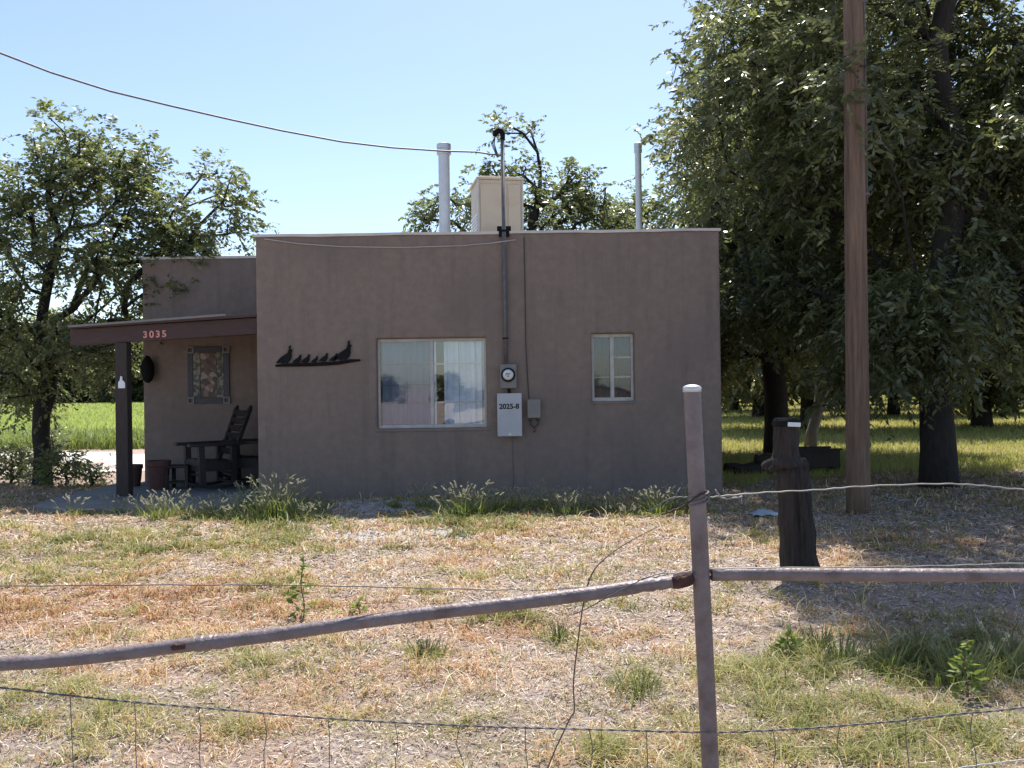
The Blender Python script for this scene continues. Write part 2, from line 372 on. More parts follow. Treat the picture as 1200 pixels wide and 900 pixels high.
greeny = ramp(nz(60, 8, .8).outputs[0], (.32, (.08,.07,.035)), (.55, (.24,.20,.11)), (.75, (.42,.36,.23)))
az = N.new('ShaderNodeAttribute'); az.attribute_name = 'zone'
sx = N.new('ShaderNodeSeparateXYZ'); L.new(az.outputs['Vector'], sx.inputs[0])
col = mixc(sx.outputs[1], soil, litter); col = mixc(sx.outputs[0], col, greeny)
# beyond the yard the mask goes to orchard/field floor
L.new(col, b.inputs['Base Color'])
bp = N.new('ShaderNodeBump'); bp.inputs['Strength'].default_value = 1; bp.inputs['Distance'].default_value = .03
L.new(fine.outputs[0], bp.inputs['Height']); L.new(bp.outputs[0], b.inputs['Normal'])
ground = fastmesh('ground', V, Q, gm, smooth=True); tag(ground, kind='structure')
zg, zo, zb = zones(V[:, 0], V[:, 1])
far = np.clip((V[:, 1]-13.5)/2.5, 0, 1)
side_r = np.clip((V[:, 0]-2.5)/1.5, 0, 1)
leftf = np.clip((V[:, 1]-25)/1.0, 0, 1)
orch = far*side_r*(.45+.75*(fbm(V[:, 0], V[:, 1], .35, 70)))
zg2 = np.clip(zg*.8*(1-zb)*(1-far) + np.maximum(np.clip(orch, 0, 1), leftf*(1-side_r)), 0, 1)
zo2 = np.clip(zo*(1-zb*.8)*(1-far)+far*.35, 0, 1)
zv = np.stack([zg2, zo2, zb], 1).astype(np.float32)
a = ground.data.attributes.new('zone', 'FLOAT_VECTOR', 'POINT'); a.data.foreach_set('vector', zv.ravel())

# pale dirt drive on the left, and porch slab
M['drive'] = mat('pale_gravel_drive', (.46,.43,.40), (.62,.58,.54), 5, .95, .8, 40, c3=(.34,.28,.24), scale3=.8)
def sheet(name, pts, z, m, n=26, edge=.25):
    """irregular-edged sheet from a quad outline"""
    A, B_, C_, D = [Vector(p) for p in pts]
    vs = []; fs = []
    for i in range(n+1):
        for j in range(9):
            u, v = i/n, j/8
            p = (A*(1-u)+B_*u)*(1-v) + (D*(1-u)+C_*u)*v
            if j in (0, 8): p.y += (random.random()-.5)*edge*2
            vs.append((p.x, p.y, float(gheight(p.x, p.y))+z))
    for i in range(n):
        for j in range(8):
            k = i*9+j; fs.append((k, k+1, k+10, k+9))
    o = obj(name, MB().add(vs, fs), m, smooth=True); tag(o, kind='structure'); return o
sheet('gravel_drive', [(-34,17.0,0),(-3.9,16.9,0),(-3.9,22.6,0),(-34,22.8,0)], .006, M['drive'])

M['asphalt'] = mat('worn_asphalt', (.045,.045,.047), (.075,.074,.072), 30, .9, .5, 80)
o = obj('road', MB().add([(-200,-10.5,.01),(200,-10.5,.01),(200,-3.2,.01),(-200,-3.2,.01)],[(0,1,2,3)]), M['asphalt']); tag(o, kind='structure')
sl = MB()
poly = []
x0, x1, y0, y1 = -6.55, -3.64, 11.05, 14.2
for k in range(9):
    a_ = R(180 + 90*k/8); poly.append((x0+.9+.9*math.cos(a_), y0+.9+.9*math.sin(a_)))
poly += [(x1, y0), (x1, y1), (x0, y1)]
n = len(poly)
sl.add([(x, y, -.1) for x, y in poly]+[(x, y, .075) for x, y in poly], [tuple(range(n-1, -1, -1)), tuple(range(n, 2*n))]+[(i, (i+1) % n, n+(i+1) % n, n+i) for i in range(n)])
# the slab stops at the house wall: main block stands at x > -3.66 and y > 12.2
o = obj('porch_slab', sl, M['concrete'], bevel=.015); tag(o, kind='structure')

# ------------------------------------------------------------------ house
FY = 12.2
TL = at(299, 277, FY); TR = at(842, 269, FY)
HX0, HX1 = TL.x, TR.x + .01
HZ = (TL.z + TR.z)/2
WY = 14.25
WX0 = at(166, 303, WY).x; WZ = at(166, 303, WY).z
print('house', HX0, HX1, HZ, WX0, WZ)
BACK = 20.5
house = thing('house', (0, 14, 0), 'flat-roofed brown stucco adobe house with a porch at its left side', 'house')
def facade(mb, x0, x1, z0, z1, y0, y1, holes, step=.4):
    X = sorted(set([x0, x1]+[h[0] for h in holes]+[h[1] for h in holes])); Z = sorted(set([z0, z1]+[h[2] for h in holes]+[h[3] for h in holes]))
    vid = {}; vs = []; fs = []
    def vi(i, j, s):
        k = (i, j, s)
        if k not in vid: vid[k] = len(vs); vs.append((X[i], y0 if s == 0 else y1, Z[j]))
        return vid[k]
    solid = {}
    for i in range(len(X)-1):
        for j in range(len(Z)-1):
            cx, cz = (X[i]+X[i+1])/2, (Z[j]+Z[j+1])/2
            solid[i, j] = not any(h[0] < cx < h[1] and h[2] < cz < h[3] for h in holes)
    for (i, j), s_ in solid.items():
        if not s_: continue
        fs.append((vi(i,j,0), vi(i+1,j,0), vi(i+1,j+1,0), vi(i,j+1,0)))
        fs.append((vi(i,j,1), vi(i,j+1,1), vi(i+1,j+1,1), vi(i+1,j,1)))
        for di, dj, e in ((-1,0,((i,j),(i,j+1))), (1,0,((i+1,j+1),(i+1,j))), (0,-1,((i+1,j),(i,j))), (0,1,((i,j+1),(i+1,j+1)))):
            if not solid.get((i+di, j+dj), False):
                (a1, b1), (a2, b2) = e
                fs.append((vi(a1,b1,0), vi(a2,b2,0), vi(a2,b2,1), vi(a1,b1,1)))
    mb.add(vs, fs)
w1a, w1b = at(441, 397, FY), at(571, 501, FY)
w2a, w2b = at(693, 391, FY), at(744, 470, FY)
H1 = (w1a.x, w1b.x, w1b.z, w1a.z); H2 = (w2a.x, w2b.x, w2b.z, w2a.z)
wall = MB()
facade(wall, HX0, HX1, -.2, HZ, FY, FY+.26, [H1, H2])
wall.box(HX0, HX0+.26, FY+.262, BACK, -.2, HZ-.002)
wall.box(HX1-.26, HX1, FY+.262, BACK, -.2, HZ-.002)
wall.box(HX0+.262, HX1-.262, BACK-.26, BACK, -.2, HZ-.003)
wall.box(WX0, HX0-.002, WY, WY+.26, -.2, WZ)
wall.box(WX0, WX0+.26, WY+.262, BACK, -.2, WZ-.002)
wall.box(WX0+.262, HX0-.003, BACK-.26, BACK, -.2, WZ-.003)
ow = obj('wall', wall, M['stucco'], house, bevel=.035, seg=3)
# light flashing over the parapets
fl = MB()
def wob(x): return .005*math.sin(x*3.1)+.003*math.sin(x*7.7+1)
xsn = np.linspace(HX0-.02, HX1+.02, 24)
for i in range(23):
    a1, b1 = xsn[i], xsn[i+1]
    for (yy0, yy1) in ((FY-.025, FY+.30),):
        fl.add([(a1,yy0,HZ-.018+wob(a1)),(b1,yy0,HZ-.018+wob(b1)),(b1,yy1,HZ-.018+wob(b1)),(a1,yy1,HZ-.018+wob(a1)),
                (a1,yy0,HZ+.02+wob(a1)*.4),(b1,yy0,HZ+.02+wob(b1)*.4),(b1,yy1,HZ+.02+wob(b1)*.4),(a1,yy1,HZ+.02+wob(a1)*.4)],
               [(4,5,6,7),(0,1,5,4),(2,3,7,6),(0,3,2,1)])
fl.box(HX0-.02, HX0+.28, FY+.302, BACK+.02, HZ+.0, HZ+.02)
fl.box(HX1-.28, HX1+.02, FY+.302, BACK+.02, HZ+.0, HZ+.02)
fl.box(WX0-.02, HX0-.022, WY-.02, WY+.28, WZ-.02, WZ+.02)
obj('parapet_flashing', fl, M['flash'], house)
rf = MB().box(HX0+.262, HX1-.262, FY+.262, BACK-.262, HZ-.55, HZ-.42).box(WX0+.262, HX0-.004, WY+.262, BACK-.262, WZ-.55, WZ-.42)
obj('roof', rf, M['roof'], house)
# interior back partition and floor so the rooms are not open
inn = MB().box(HX0+.262, HX1-.262, FY+3.2, FY+3.3, -.15, HZ-.56).box(HX0+.262, HX1-.262, FY+.262, FY+3.19, -.14, .1)
obj('interior_partition', inn, M['dark_in'], house)

def window(H, big):
    x0, x1, z0, z1 = H; fy = FY+.085; d = .05
    fr = MB(); t = .045 if big else .05
    fr.box(x0, x1, fy, fy+d, z0, z0+t*1.1); fr.box(x0, x1, fy, fy+d, z1-t, z1)
    fr.box(x0, x0+t*.8, fy, fy+d, z0+t*1.1, z1-t); fr.box(x1-t*.8, x1, fy, fy+d, z0+t*1.1, z1-t)
    xm = x0+(x1-x0)*(.498 if big else .49)
    w = .05 if big else .055
    fr.box(xm-w/2, xm+w/2, fy-.012, fy+d-.002, z0+t*1.1, z1-t)
    o = obj('window', fr, M['frame_white'], house, bevel=.006)
    zi0, zi1 = z0+t*1.1, z1-t
    g1 = MB().box(x0+t*.8, xm-w/2, fy+.02, fy+.024, zi0, zi1); g2 = MB().box(xm+w/2, x1-t*.8, fy+.03, fy+.034, zi0, zi1)
    if big:
        obj('screened_pane', g1, M['glass_dim'], o); obj('pane', g2, M['glass'], o)
        for f in (.27, .52, .735):
            zz = zi1-(zi1-zi0)*f
            if f != .52: obj('glazing_bar', MB().box(xm+w/2, x1-t*.8, fy+.036, fy+.046, zz-.008, zz+.008), M['frame_white'], o)
            obj('glazing_bar', MB().box(x0+t*.8, xm-w/2, fy+.036, fy+.046, zz-.006, zz+.006), M['frame_white'], o)
        for xc in ((xm+w/2+x1-t*.8)/2, (xm-w/2+x0+t*.8)/2+.02):
            obj('glazing_bar', MB().box(xc-.008, xc+.008, fy+.047, fy+.056, zi0, zi1), M['frame_white'], o)
    else:
        obj('pane', g1, M['glass_dark'], o); obj('pane', g2, M['glass_dark'], o)
        for f in (.335, .66):
            zz = zi1-(zi1-zi0)*f; obj('glazing_bar', MB().box(xm+w/2, x1-t*.8, fy+.012, fy+.026, zz-.013, zz+.013), M['frame_white'], o)
        zz = zi1-(zi1-zi0)*.66; obj('glazing_bar', MB().box(x0+t*.8, xm-w/2, fy+.036, fy+.042, zz-.006, zz+.006), M['frame_white'], o)
    # pleated curtain behind
    cv = []; cf = []; n = 140 if big else 60
    for i in range(n+1):
        x = x0+.0+(x1-x0)*i/n
        yy = FY+.24+.028*math.sin(x*58+1.5*math.sin(x*5))+.012*math.sin(x*131)
        cv += [(x, yy, z0-.05), (x, yy+.01, z1+.05), (x, yy+.006, z0-.05), (x, yy+.016, z1+.05)]
    for i in range(n):
        a1 = i*4; cf += [(a1, a1+4, a1+5, a1+1), (a1+2, a1+3, a1+7, a1+6)]
    if big:
        # right drape, with a gap near the meeting rail
        def seg(u0, u1):
            k0, k1 = int(n*u0), int(n*u1); vv = cv[k0*4:(k1+1)*4]; ff = []
            for i in range(k1-k0):
                a1 = i*4; ff += [(a1, a1+4, a1+5, a1+1), (a1+2, a1+3, a1+7, a1+6)]
            return MB().add(vv, ff)
        obj('curtain', seg(.02, .535), M['curtain'], o, smooth=True); obj('curtain', seg(.60, .99), M['curtain'], o, smooth=True)
    else:
        obj('curtain', MB().add(cv, cf), M['tile_dark'], o, smooth=True)
    return o
window(H1, True); window(H2, False)
# small sill blob / plastered lip under the meeting rail and lintel shadow lips
lip = MB().box(H1[0]-.03, H1[1]+.03, FY-.012, FY+.05, H1[2]-.045, H1[2]-.002)
obj('window_sill', lip, M['stucco'], house, bevel=.01)
lip = MB().box(H2[0]-.02, H2[1]+.02, FY-.01, FY+.05, H2[2]-.04, H2[2]-.002)
obj('window_sill', lip, M['stucco'], house, bevel=.01)
# pipe stub sticking out of the right side wall
p = at(846, 406, FY+1.0)
st = MB().tube([(HX1-.02, FY+1.0, p.z), (HX1+.12, FY+1.0, p.z), (HX1+.19, FY+1.0, p.z-.01)], .035, 10)
obj('pipe_stub', st, M['cable_pale'], house, smooth=True)

# porch (roof, beam and post belong to the house)
PY = FY+.08
bl, br = at(82, 386, PY), at(299, 372, PY)
bh = .235
beam = MB().add([(bl.x,PY,bl.z-bh),(HX0-.003,PY,br.z-bh),(HX0-.003,PY+.11,br.z-bh),(bl.x,PY+.11,bl.z-bh),(bl.x,PY,bl.z),(HX0-.003,PY,br.z),(HX0-.003,PY+.11,br.z),(bl.x,PY+.11,bl.z)],
                [(0,3,2,1),(4,5,6,7),(0,1,5,4),(1,2,6,5),(2,3,7,6),(3,0,4,7)])
ob = obj('porch_beam', beam, M['wood_red'], house, bevel=.008)
pr = MB().add([(bl.x+.02,PY-.07,bl.z+.003),(HX0-.004,PY-.07,br.z+.006),(HX0-.004,WY-.003,br.z+.09),(bl.x+.02,WY-.003,bl.z+.09),(bl.x+.02,PY-.07,bl.z+.038),(HX0-.004,PY-.07,br.z+.04),(HX0-.004,WY-.003,br.z+.13),(bl.x+.02,WY-.003,bl.z+.13)],
              [(0,3,2,1),(4,5,6,7),(0,1,5,4),(1,2,6,5),(2,3,7,6),(3,0,4,7)])
obj('porch_roof', pr, M['wood_red'], house)
tl, tr = at(100, 382.5, PY-.08), at(264, 369, PY-.08)
dr = MB().bar((bl.x+.02, PY-.085, bl.z+.035), (tr.x, PY-.085, tr.z+.0), .025, .03)
obj('drip_edge', dr, M['greybox2'], house)
for k in range(5):
    f = (k+.5)/5; xx = bl.x+(HX0-bl.x)*f; zz = bl.z+(br.z-bl.z)*f
    obj('rafter', MB().bar((xx, PY+.115, zz-.07), (xx, WY-.006, zz+.02), .05, .12), M['wood_red'], house)
pa = at(144.5, 588, PY)
post = MB().add([(pa.x-.09,PY-.03,0.0),(pa.x+.09,PY-.03,0.0),(pa.x+.09,PY+.13,0.0),(pa.x-.09,PY+.13,0.0)]+[(pa.x-.085,PY-.03,bl.z-bh+.02),(pa.x+.085,PY-.03,bl.z-bh+.04),(pa.x+.085,PY+.13,bl.z-bh+.04),(pa.x-.085,PY+.13,bl.z-bh+.02)],
                [(0,3,2,1),(4,5,6,7),(0,1,5,4),(1,2,6,5),(2,3,7,6),(3,0,4,7)])
# keep the post's head under the beam's slope
hz = bl.z+(br.z-bl.z)*((pa.x-bl.x)/(HX0-bl.x))-bh-.003
post.v = [(v[0], v[1], hz if v[2] > 1 else v[2]) for v in post.v]
obj('porch_post', post, M['wood_dark'], house, bevel=.008)
obj('post_head', MB().box(pa.x-.14, pa.x+.12, PY-.02, PY+.125, hz-.16, hz-.002), M['wood_red'], house, bevel=.01) if False else None

def text_obj(name, s, size, loc, rotx, m, parent, roty=0, ext=.004, bold=0.0, sp=1.0):
    cu = bpy.data.curves.new(name, 'FONT'); cu.body = s; cu.size = size; cu.extrude = ext; cu.align_x = 'CENTER'; cu.align_y = 'CENTER'; cu.offset = bold; cu.space_character = sp
    tmp = bpy.data.objects.new('tmp', cu); COL.objects.link(tmp)
    dg = bpy.context.evaluated_depsgraph_get(); dg.update()
    me = bpy.data.meshes.new_from_object(tmp.evaluated_get(dg)); bpy.data.objects.remove(tmp)
    mtx = Matrix.Translation(Vector(loc)-Vector(rootloc(parent))) @ Matrix.Rotation(R(roty), 4, 'Y') @ Matrix.Rotation(R(90), 4, 'X')
    me.transform(mtx); me.materials.clear(); me.materials.append(m)
    o = bpy.data.objects.new(name, me); COL.objects.link(o); o.parent = parent; return o
nc = at(181.5, 392, PY-.006)
ang = math.degrees(math.atan2(br.z-bl.z, HX0-bl.x))
text_obj('house_number', '3035', .135, (nc.x, PY-.008, nc.z), 0, M['numred'], ob, roty=-ang*.6, ext=.006, bold=.004, sp=1.35)

# ------------------------------------------------------------------ things on the roof
def flue(px, top, w, Y, label, cap):
    a_ = at(px, top, Y); r = w*Y/1000/2; z0 = HZ-.42
    t = thing('flue_pipe', (a_.x, Y, z0), label, 'flue', None)
    obj('pipe', MB().tube([(a_.x, Y, z0), (a_.x, Y, a_.z-.12)], r*.88, 20), M['flue'], t, smooth=False)
    obj('cap', MB().lathe((a_.x, Y, a_.z-.17), [(r*.9,0),(r*1.12,.01),(r*1.12,.07),(r*1.0,.075),(r*1.0,.09),(r*1.12,.095),(r*1.12,.165),(r*.7,.18)], 20), M['galv'], t)
    obj('collar', MB().lathe((a_.x, Y, z0), [(r*2.2,0),(r*1.1,.12),(r*1.05,.14)], 20), M['galv'], t)
flue(520, 169, 15, 13.2, 'wide bare metal flue pipe left of the cream rooftop cooler', 1)
flue(747.5, 168, 8.5, 15, 'thin grey flue pipe standing alone right of the rooftop cooler', 0)
# evaporative cooler
CY = 13.3
ca, cb = at(553, 207, CY), at(609, 270, CY)
t = thing('evaporative_cooler', ((ca.x+cb.x)/2, CY+.4, HZ-.42), 'cream metal evaporative cooler box standing on the flat roof', 'cooler')
cx, w = (ca.x+cb.x)/2, (cb.x-ca.x)
z0, z1 = HZ-.25, ca.z
rz = Matrix.Rotation(R(11), 3, 'Z'); oc = (cx, CY+.4, 0)
body = MB().box(cx-w/2+.02, cx+w/2-.02, CY+.02, CY+.8, z0, z1-.05).rot(rz, oc)
obj('body', body, M['cooler'], t, bevel=.01)
lid = MB().box(cx-w/2-.01, cx+w/2+.01, CY-.01, CY+.83, z1-.048, z1-.015).box(cx-w/2+.04, cx+w/2-.04, CY+.03, CY+.78, z1-.014, z1+.01).rot(rz, oc)
obj('lid', lid, M['cooler'], t, bevel=.008)
pan = MB()
for (a1, b1) in ((cx-w/2+.05, cx+w*.13), (cx+w*.17, cx+w/2-.05)):
    pan.box(a1, b1, CY+.004, CY+.018, z0+.28, z1-.12)
obj('side_panel', pan.rot(rz, oc), M['cooler'], t, bevel=.005)
ed = MB().box(cx-w/2+.005, cx-w/2+.03, CY+.0, CY+.03, z0+.12, z1-.05).box(cx+w/2-.03, cx+w/2-.005, CY+.0, CY+.03, z0+.12, z1-.05).box(cx-w/2+.035, cx+w/2-.035, CY-.0, CY+.016, z0+.17, z0+.21).rot(rz, oc)
obj('corner_trim', ed, M['flash'], t)
lou = MB()
for k in range(9): lou.box(cx-w/2+.004, cx-w/2+.018, CY+.1, CY+.72, z0+.3+k*.055, z0+.33+k*.055)
obj('louver', lou.rot(rz, oc), M['white'], t)
legs = []
for sx_ in (-1, 1):
    for sy_ in (0, 1):
        lx = cx+sx_*(w/2-.07); ly = CY+.1+sy_*.62
        obj('leg', MB().box(lx-.02, lx+.02, ly-.02, ly+.02, HZ-.42, z0-.001).rot(rz, oc), M['galv'], t)

# ------------------------------------------------------------------ electric service
MYf = FY-.05
mt = at(587, 156, MYf); mb_ = at(594.5, 426, MYf)
mx_ = at(591, 300, MYf).x
t = thing('service_mast', (mx_, MYf, mb_.z), 'dark conduit mast with hooked weatherhead rising above the parapet', 'electrical mast')
obj('mast_pipe', MB().tube([(mx_, MYf, mb_.z), (mx_, MYf, 2.6), (mx_-.005, MYf, mt.z-.05)], .029, 12), M['conduit'], t, smooth=True)
wh = MB().tube([(mx_, MYf, mt.z-.1), (mx_, MYf, mt.z-.02), (mx_-.02, MYf, mt.z+.03), (mx_-.06, MYf-.01, mt.z+.035), (mx_-.10, MYf-.02, mt.z-.0), (mx_-.115, MYf-.02, mt.z-.05)], [.034,.038,.045,.045,.042,.03], 12)
obj('weatherhead', wh, M['black'], t, smooth=True)
lo = MB()
for k in range(3):
    lo.tube([(mx_-.105, MYf-.02, mt.z-.04), (mx_-.12-.02*k, MYf-.03, mt.z-.16), (mx_-.08, MYf-.04, mt.z-.30-.03*k), (mx_-.03, MYf-.04, mt.z-.33)], .007, 6)
obj('cable_loop', lo, M['wire_dark'], t)
cl = MB()
c1 = at(590, 283, FY-.03)
cl.box(mx_-.075, mx_+.075, FY-.035, FY-.003, HZ-.06, HZ+.085)
cl.box(mx_-.05, mx_+.05, MYf-.036, MYf-.029, HZ-.0, HZ+.03).box(mx_-.045, mx_+.045, MYf-.036, MYf-.030, 2.25, 2.27)
cl.box(mx_-.10, mx_+.10, FY+.0, FY+.31, HZ+.025, HZ+.095)
obj('mounting_clamp', cl, M['black'], t)
# meter
ma, mb2 = at(585, 427, FY-.07), at(606, 455, FY-.07)
t = thing('electric_meter', ((ma.x+mb2.x)/2, FY-.06, mb2.z), 'round glass electric meter on its small grey metal socket', 'meter')
cx = (ma.x+mb2.x)/2; cz = (ma.z+mb2.z)/2-.0; w = (mb2.x-ma.x)
obj('meter_socket', MB().box(ma.x+.01, mb2.x-.005, FY-.105, FY-.003, mb2.z, ma.z), M['greybox2'], t, bevel=.012)
yr = Matrix.Rotation(R(90), 3, 'X')
c0 = Vector((cx+.0, FY-.106, cz+.02))
ring = MB().lathe((0,0,0), [(.10,0),(.10,.03),(.085,.045),(.08,.045)], 28).rot(yr).shift(c0)
obj('meter_ring', ring, M['black'], t, smooth=False)
dial = MB().lathe((0,0,0), [(.076,.04),(.074,.075),(.055,.092),(.02,.098)], 28).rot(yr).shift(c0)
od = obj('meter_dial', dial, M['dial'], t, smooth=True)
obj('dial_marks', MB().box(c0.x-.035, c0.x+.035, c0.y-.106, c0.y-.099, c0.z+.005, c0.z+.02).box(c0.x-.012, c0.x+.012, c0.y-.106, c0.y-.099, c0.z-.03, c0.z-.008).bar((c0.x-.04,c0.y-.102,c0.z-.01),(c0.x-.01,c0.y-.102,c0.z+.028),.004,.008), M['greybox2'], od)
# breaker box
ba, bb = at(582.5, 461, FY-.07), at(612, 511, FY-.07)
t = thing('breaker_box', ((ba.x+bb.x)/2, FY-.06, bb.z), 'tall pale grey breaker box with hand-painted black number below the meter', 'breaker box')
obj('box', MB().box(ba.x+.012, bb.x-.012, FY-.085, FY-.003, bb.z+.012, ba.z-.012), M['greybox2'], t, bevel=.006)
door = obj('door', MB().box(ba.x, bb.x, FY-.125, FY-.087, bb.z, ba.z), M['greypaint'], t, bevel=.008)
nb = at(595, 476.5, FY-.13)
text_obj('painted_number', '2025-8', .100, (nb.x+.02, FY-.1265, nb.z), 0, M['black'], door, ext=.001, bold=.003, sp=1.0)
obj('latch', MB().box((ba.x+bb.x)/2-.02, (ba.x+bb.x)/2+.02, FY-.133, FY-.1255, bb.z+.02, bb.z+.045), M['galv'], door)
obj('conduit_nipple', MB().tube([(cx+.01, FY-.05, mb2.z-.001), (cx+.01, FY-.05, ba.z+.001)], .022, 10), M['black'], t)
gw = at(598, 585, FY)
obj('ground_wire', MB().tube([(cx+.04, FY-.02, bb.z), (cx+.045, FY-.015, 1.0), (cx+.055, FY-.014, .45), (cx+.06, FY-.014, .0)], .0045, 6), M['conduit'], t)
# telephone box
ta, tb = at(618.5, 469, FY-.04), at(633, 489, FY-.04)
t = thing('telephone_box', ((ta.x+tb.x)/2, FY-.04, tb.z), 'small dull grey telephone junction box right of the breaker box', 'junction box')
obj('box', MB().box(ta.x, tb.x, FY-.085, FY-.003, tb.z, ta.z), M['greybox2'], t, bevel=.01)
obj('lid', MB().box(ta.x-.006, tb.x+.006, FY-.095, FY-.0865, tb.z-.006, ta.z+.012), M['greybox2'], t, bevel=.006)
kn = MB(); cxx = (ta.x+tb.x)/2
kn.tube([(ta.x+.03, FY-.04, tb.z-.001), (ta.x+.035, FY-.045, tb.z-.10), (cxx, FY-.05, tb.z-.15), (tb.x-.03, FY-.045, tb.z-.10), (tb.x-.025, FY-.04, tb.z-.001)], .013, 8)
kn.tube([(cxx, FY-.05, tb.z-.15), (cxx+.02, FY-.045, tb.z-.19), (cxx-.02, FY-.03, tb.z-.21)], .007, 6)
kn.tube([(ta.x+.03, FY-.04, tb.z+.002), (ta.x+.03, FY-.04, tb.z-.05)], .022, 8).tube([(tb.x-.03, FY-.04, tb.z+.002), (tb.x-.03, FY-.04, tb.z-.05)], .022, 8)
obj('cable_loop', kn, M['wire_dark'], t, smooth=True)
# drop cable on the wall
pts = [at(614, 278, FY-.014), at(615, 330, FY-.012), at(616, 400, FY-.012), at(618, 440, FY-.012), at(620, 470, FY-.02)]
o = obj('wall_cable', MB().tube(pts, .0075, 6), M['wire_dark'], None, origin=pts[-1])
tag(o, 'thin dark cable running straight down the wall to the telephone box', 'cable')
pts = [at(310, 280, FY-.03), at(350, 285.5, FY-.014), at(400, 289, FY-.014), at(470, 290, FY-.014), at(540, 288, FY-.014), at(575, 285, FY-.03), at(590, 283, FY-.09), at(604, 281, FY-.03)]
o = obj('slack_cable', MB().tube(pts, .008, 6), M['cable_pale'], None, origin=pts[0])
tag(o, 'pale slack cable drooping along the wall just under the parapet', 'cable')
# overhead service drop (from a pole out of view on the left)
e = Vector((mx_-.03, MYf-.04, mt.z-.33)); P0 = at(0, 62, 7.6); P1 = at(-260, -60, 5.2)
def catenary(A, B, sag, n=24):
    return [A.lerp(B, i/n) - Vector((0, 0, sag*4*(i/n)*(1-i/n))) for i in range(n+1)]
A0 = at(0, 62, 8.5)
pp = []
for (px, py) in ((-300,-40),(-120,18),(0,62),(60,85),(130,107),(200,124),(270,140),(330,153),(400,166),(460,173),(520,177),(557,178)):
    yy = 8.6+(12.1-8.6)*max(0, (px+300))/860
    pp.append(at(px, py, yy))
pp.append(e)
o = obj('service_drop_wire', MB().tube(pp, .0125, 6), M['conduit'], None, origin=e)
tag(o, 'twisted overhead service wire sagging across the sky to the roof mast', 'overhead wire')

# quail silhouettes in cut metal
t0 = at(373, 428, FY-.02)
art = thing('metal_wall_art', (t0.x, FY-.02, t0.z), 'black cut metal quail family standing in a row on a thin branch', 'wall art')
def pxp(px, py): q = at(px, py, FY-.02); return (q.x, q.z)
def quail(cx, cy, s, tall):
    base = [(-1.0,.0),(-.75,.32),(-.45,.62),(-.1,.86),(.22,1.05),(.36,1.22),(.40,1.42),(.55,1.55),(.72,1.48),(.86,1.36),(.74,1.27),(.70,1.0),(.72,.7),(.62,.35),(.42,.12),(.30,.02),(.28,-.12),(.18,-.12),(.16,.0),(-.2,.0),(-.24,-.12),(-.34,-.12),(-.32,.02)]
    if tall: base = base[:7]+[(.46,1.52),(.42,1.75),(.62,1.95),(.66,1.72),(.62,1.54)]+base[8:]
    return [(cx+x*s, cy+y*s) for x, y in base]
stick = MB()
pl = [pxp(323,428.5), pxp(345,427.5), pxp(370,427), pxp(395,425.5), pxp(410,423), pxp(422,422)]
stick.tube([(x, FY-.02, z) for x, z in pl], [.016,.026,.026,.026,.024,.014], 8)
obj('branch', stick, M['black'], art)
for (px, py, s, tall) in ((334,426,.115,True),(348.5,425.5,.065,False),(358.5,425.2,.066,False),(369,424.8,.05,False),(379.5,424,.068,False),(391,423.2,.06,False),(402.5,422,.125,True)):
    x, z = pxp(px, py); obj('quail', MB().prism(quail(x, z+.006, s*1.15, tall), FY-.026, FY-.014), M['black'], art)

# mosaic panel on porch wall
pa1, pb1 = at(219, 406, WY-.02), at(270, 473, WY-.02)
t = thing('mosaic_panel', ((pa1.x+pb1.x)/2, WY-.02, pb1.z), 'patterned rectangular mosaic panel with square corner blocks on porch wall', 'wall panel')
x0, x1, z0, z1 = pa1.x, pb1.x, pb1.z, pa1.z; cw = .13
obj('backing', MB().box(x0+.02, x1-.02, WY-.02, WY-.003, z0+.02, z1-.02), M['tile_brown'], t)
fb = MB().box(x0+cw, x1-cw, WY-.034, WY-.021, z0+.01, z0+.10).box(x0+cw, x1-cw, WY-.034, WY-.021, z1-.10, z1-.01).box(x0+.01, x0+.10, WY-.034, WY-.021, z0+cw, z1-cw).box(x1-.10, x1-.01, WY-.034, WY-.021, z0+cw, z1-cw)
obj('border', fb, M['tile_dark'], t, bevel=.004)
obj('field', MB().box(x0+.105, x0+.22, WY-.030, WY-.021, z0+.105, z1-.105).box(x1-.22, x1-.105, WY-.030, WY-.021, z0+.105, z1-.105), M['tile_mid'], t)
for sx_ in (0, 1):
    for sz_ in (0, 1):
        ax = x0 if sx_ == 0 else x1-cw+.01; az_ = z0 if sz_ == 0 else z1-cw+.01; s = cw-.01
        q = MB().box(ax, ax+s, WY-.040, WY-.021, az_, az_+.028).box(ax, ax+s, WY-.040, WY-.021, az_+s-.028, az_+s).box(ax, ax+.028, WY-.040, WY-.021, az_+.028, az_+s-.028).box(ax+s-.028, ax+s, WY-.040, WY-.021, az_+.028, az_+s-.028)
        obj('corner_block', q, M['tile_pale'], t)
obj('centre_motif', MB().box(x0+.225, x1-.225, WY-.027, WY-.0205, z0+.12, z1-.12), M['tile_warm'], t)

# wall lantern at the corner
q = at(174, 433, WY-.12)
t = thing('wall_lantern', (q.x, WY-.1, q.z-.2), 'dark barrel-shaped wall lantern fixed near the corner under the porch', 'wall lamp')
obj('lantern_body', MB().lathe((q.x-.01, WY-.13, q.z-.22), [(.03,0),(.075,.05),(.10,.14),(.105,.25),(.09,.34),(.05,.41),(.02,.45)], 16), M['black'], t, smooth=True)
obj('bracket', MB().box(q.x-.03, q.x+.03, WY-.04, WY-.003, q.z-.12, q.z+.12).bar((q.x-.01,WY-.04,q.z+.06),(q.x-.01,WY-.12,q.z+.06),.02,.02), M['black'], t)
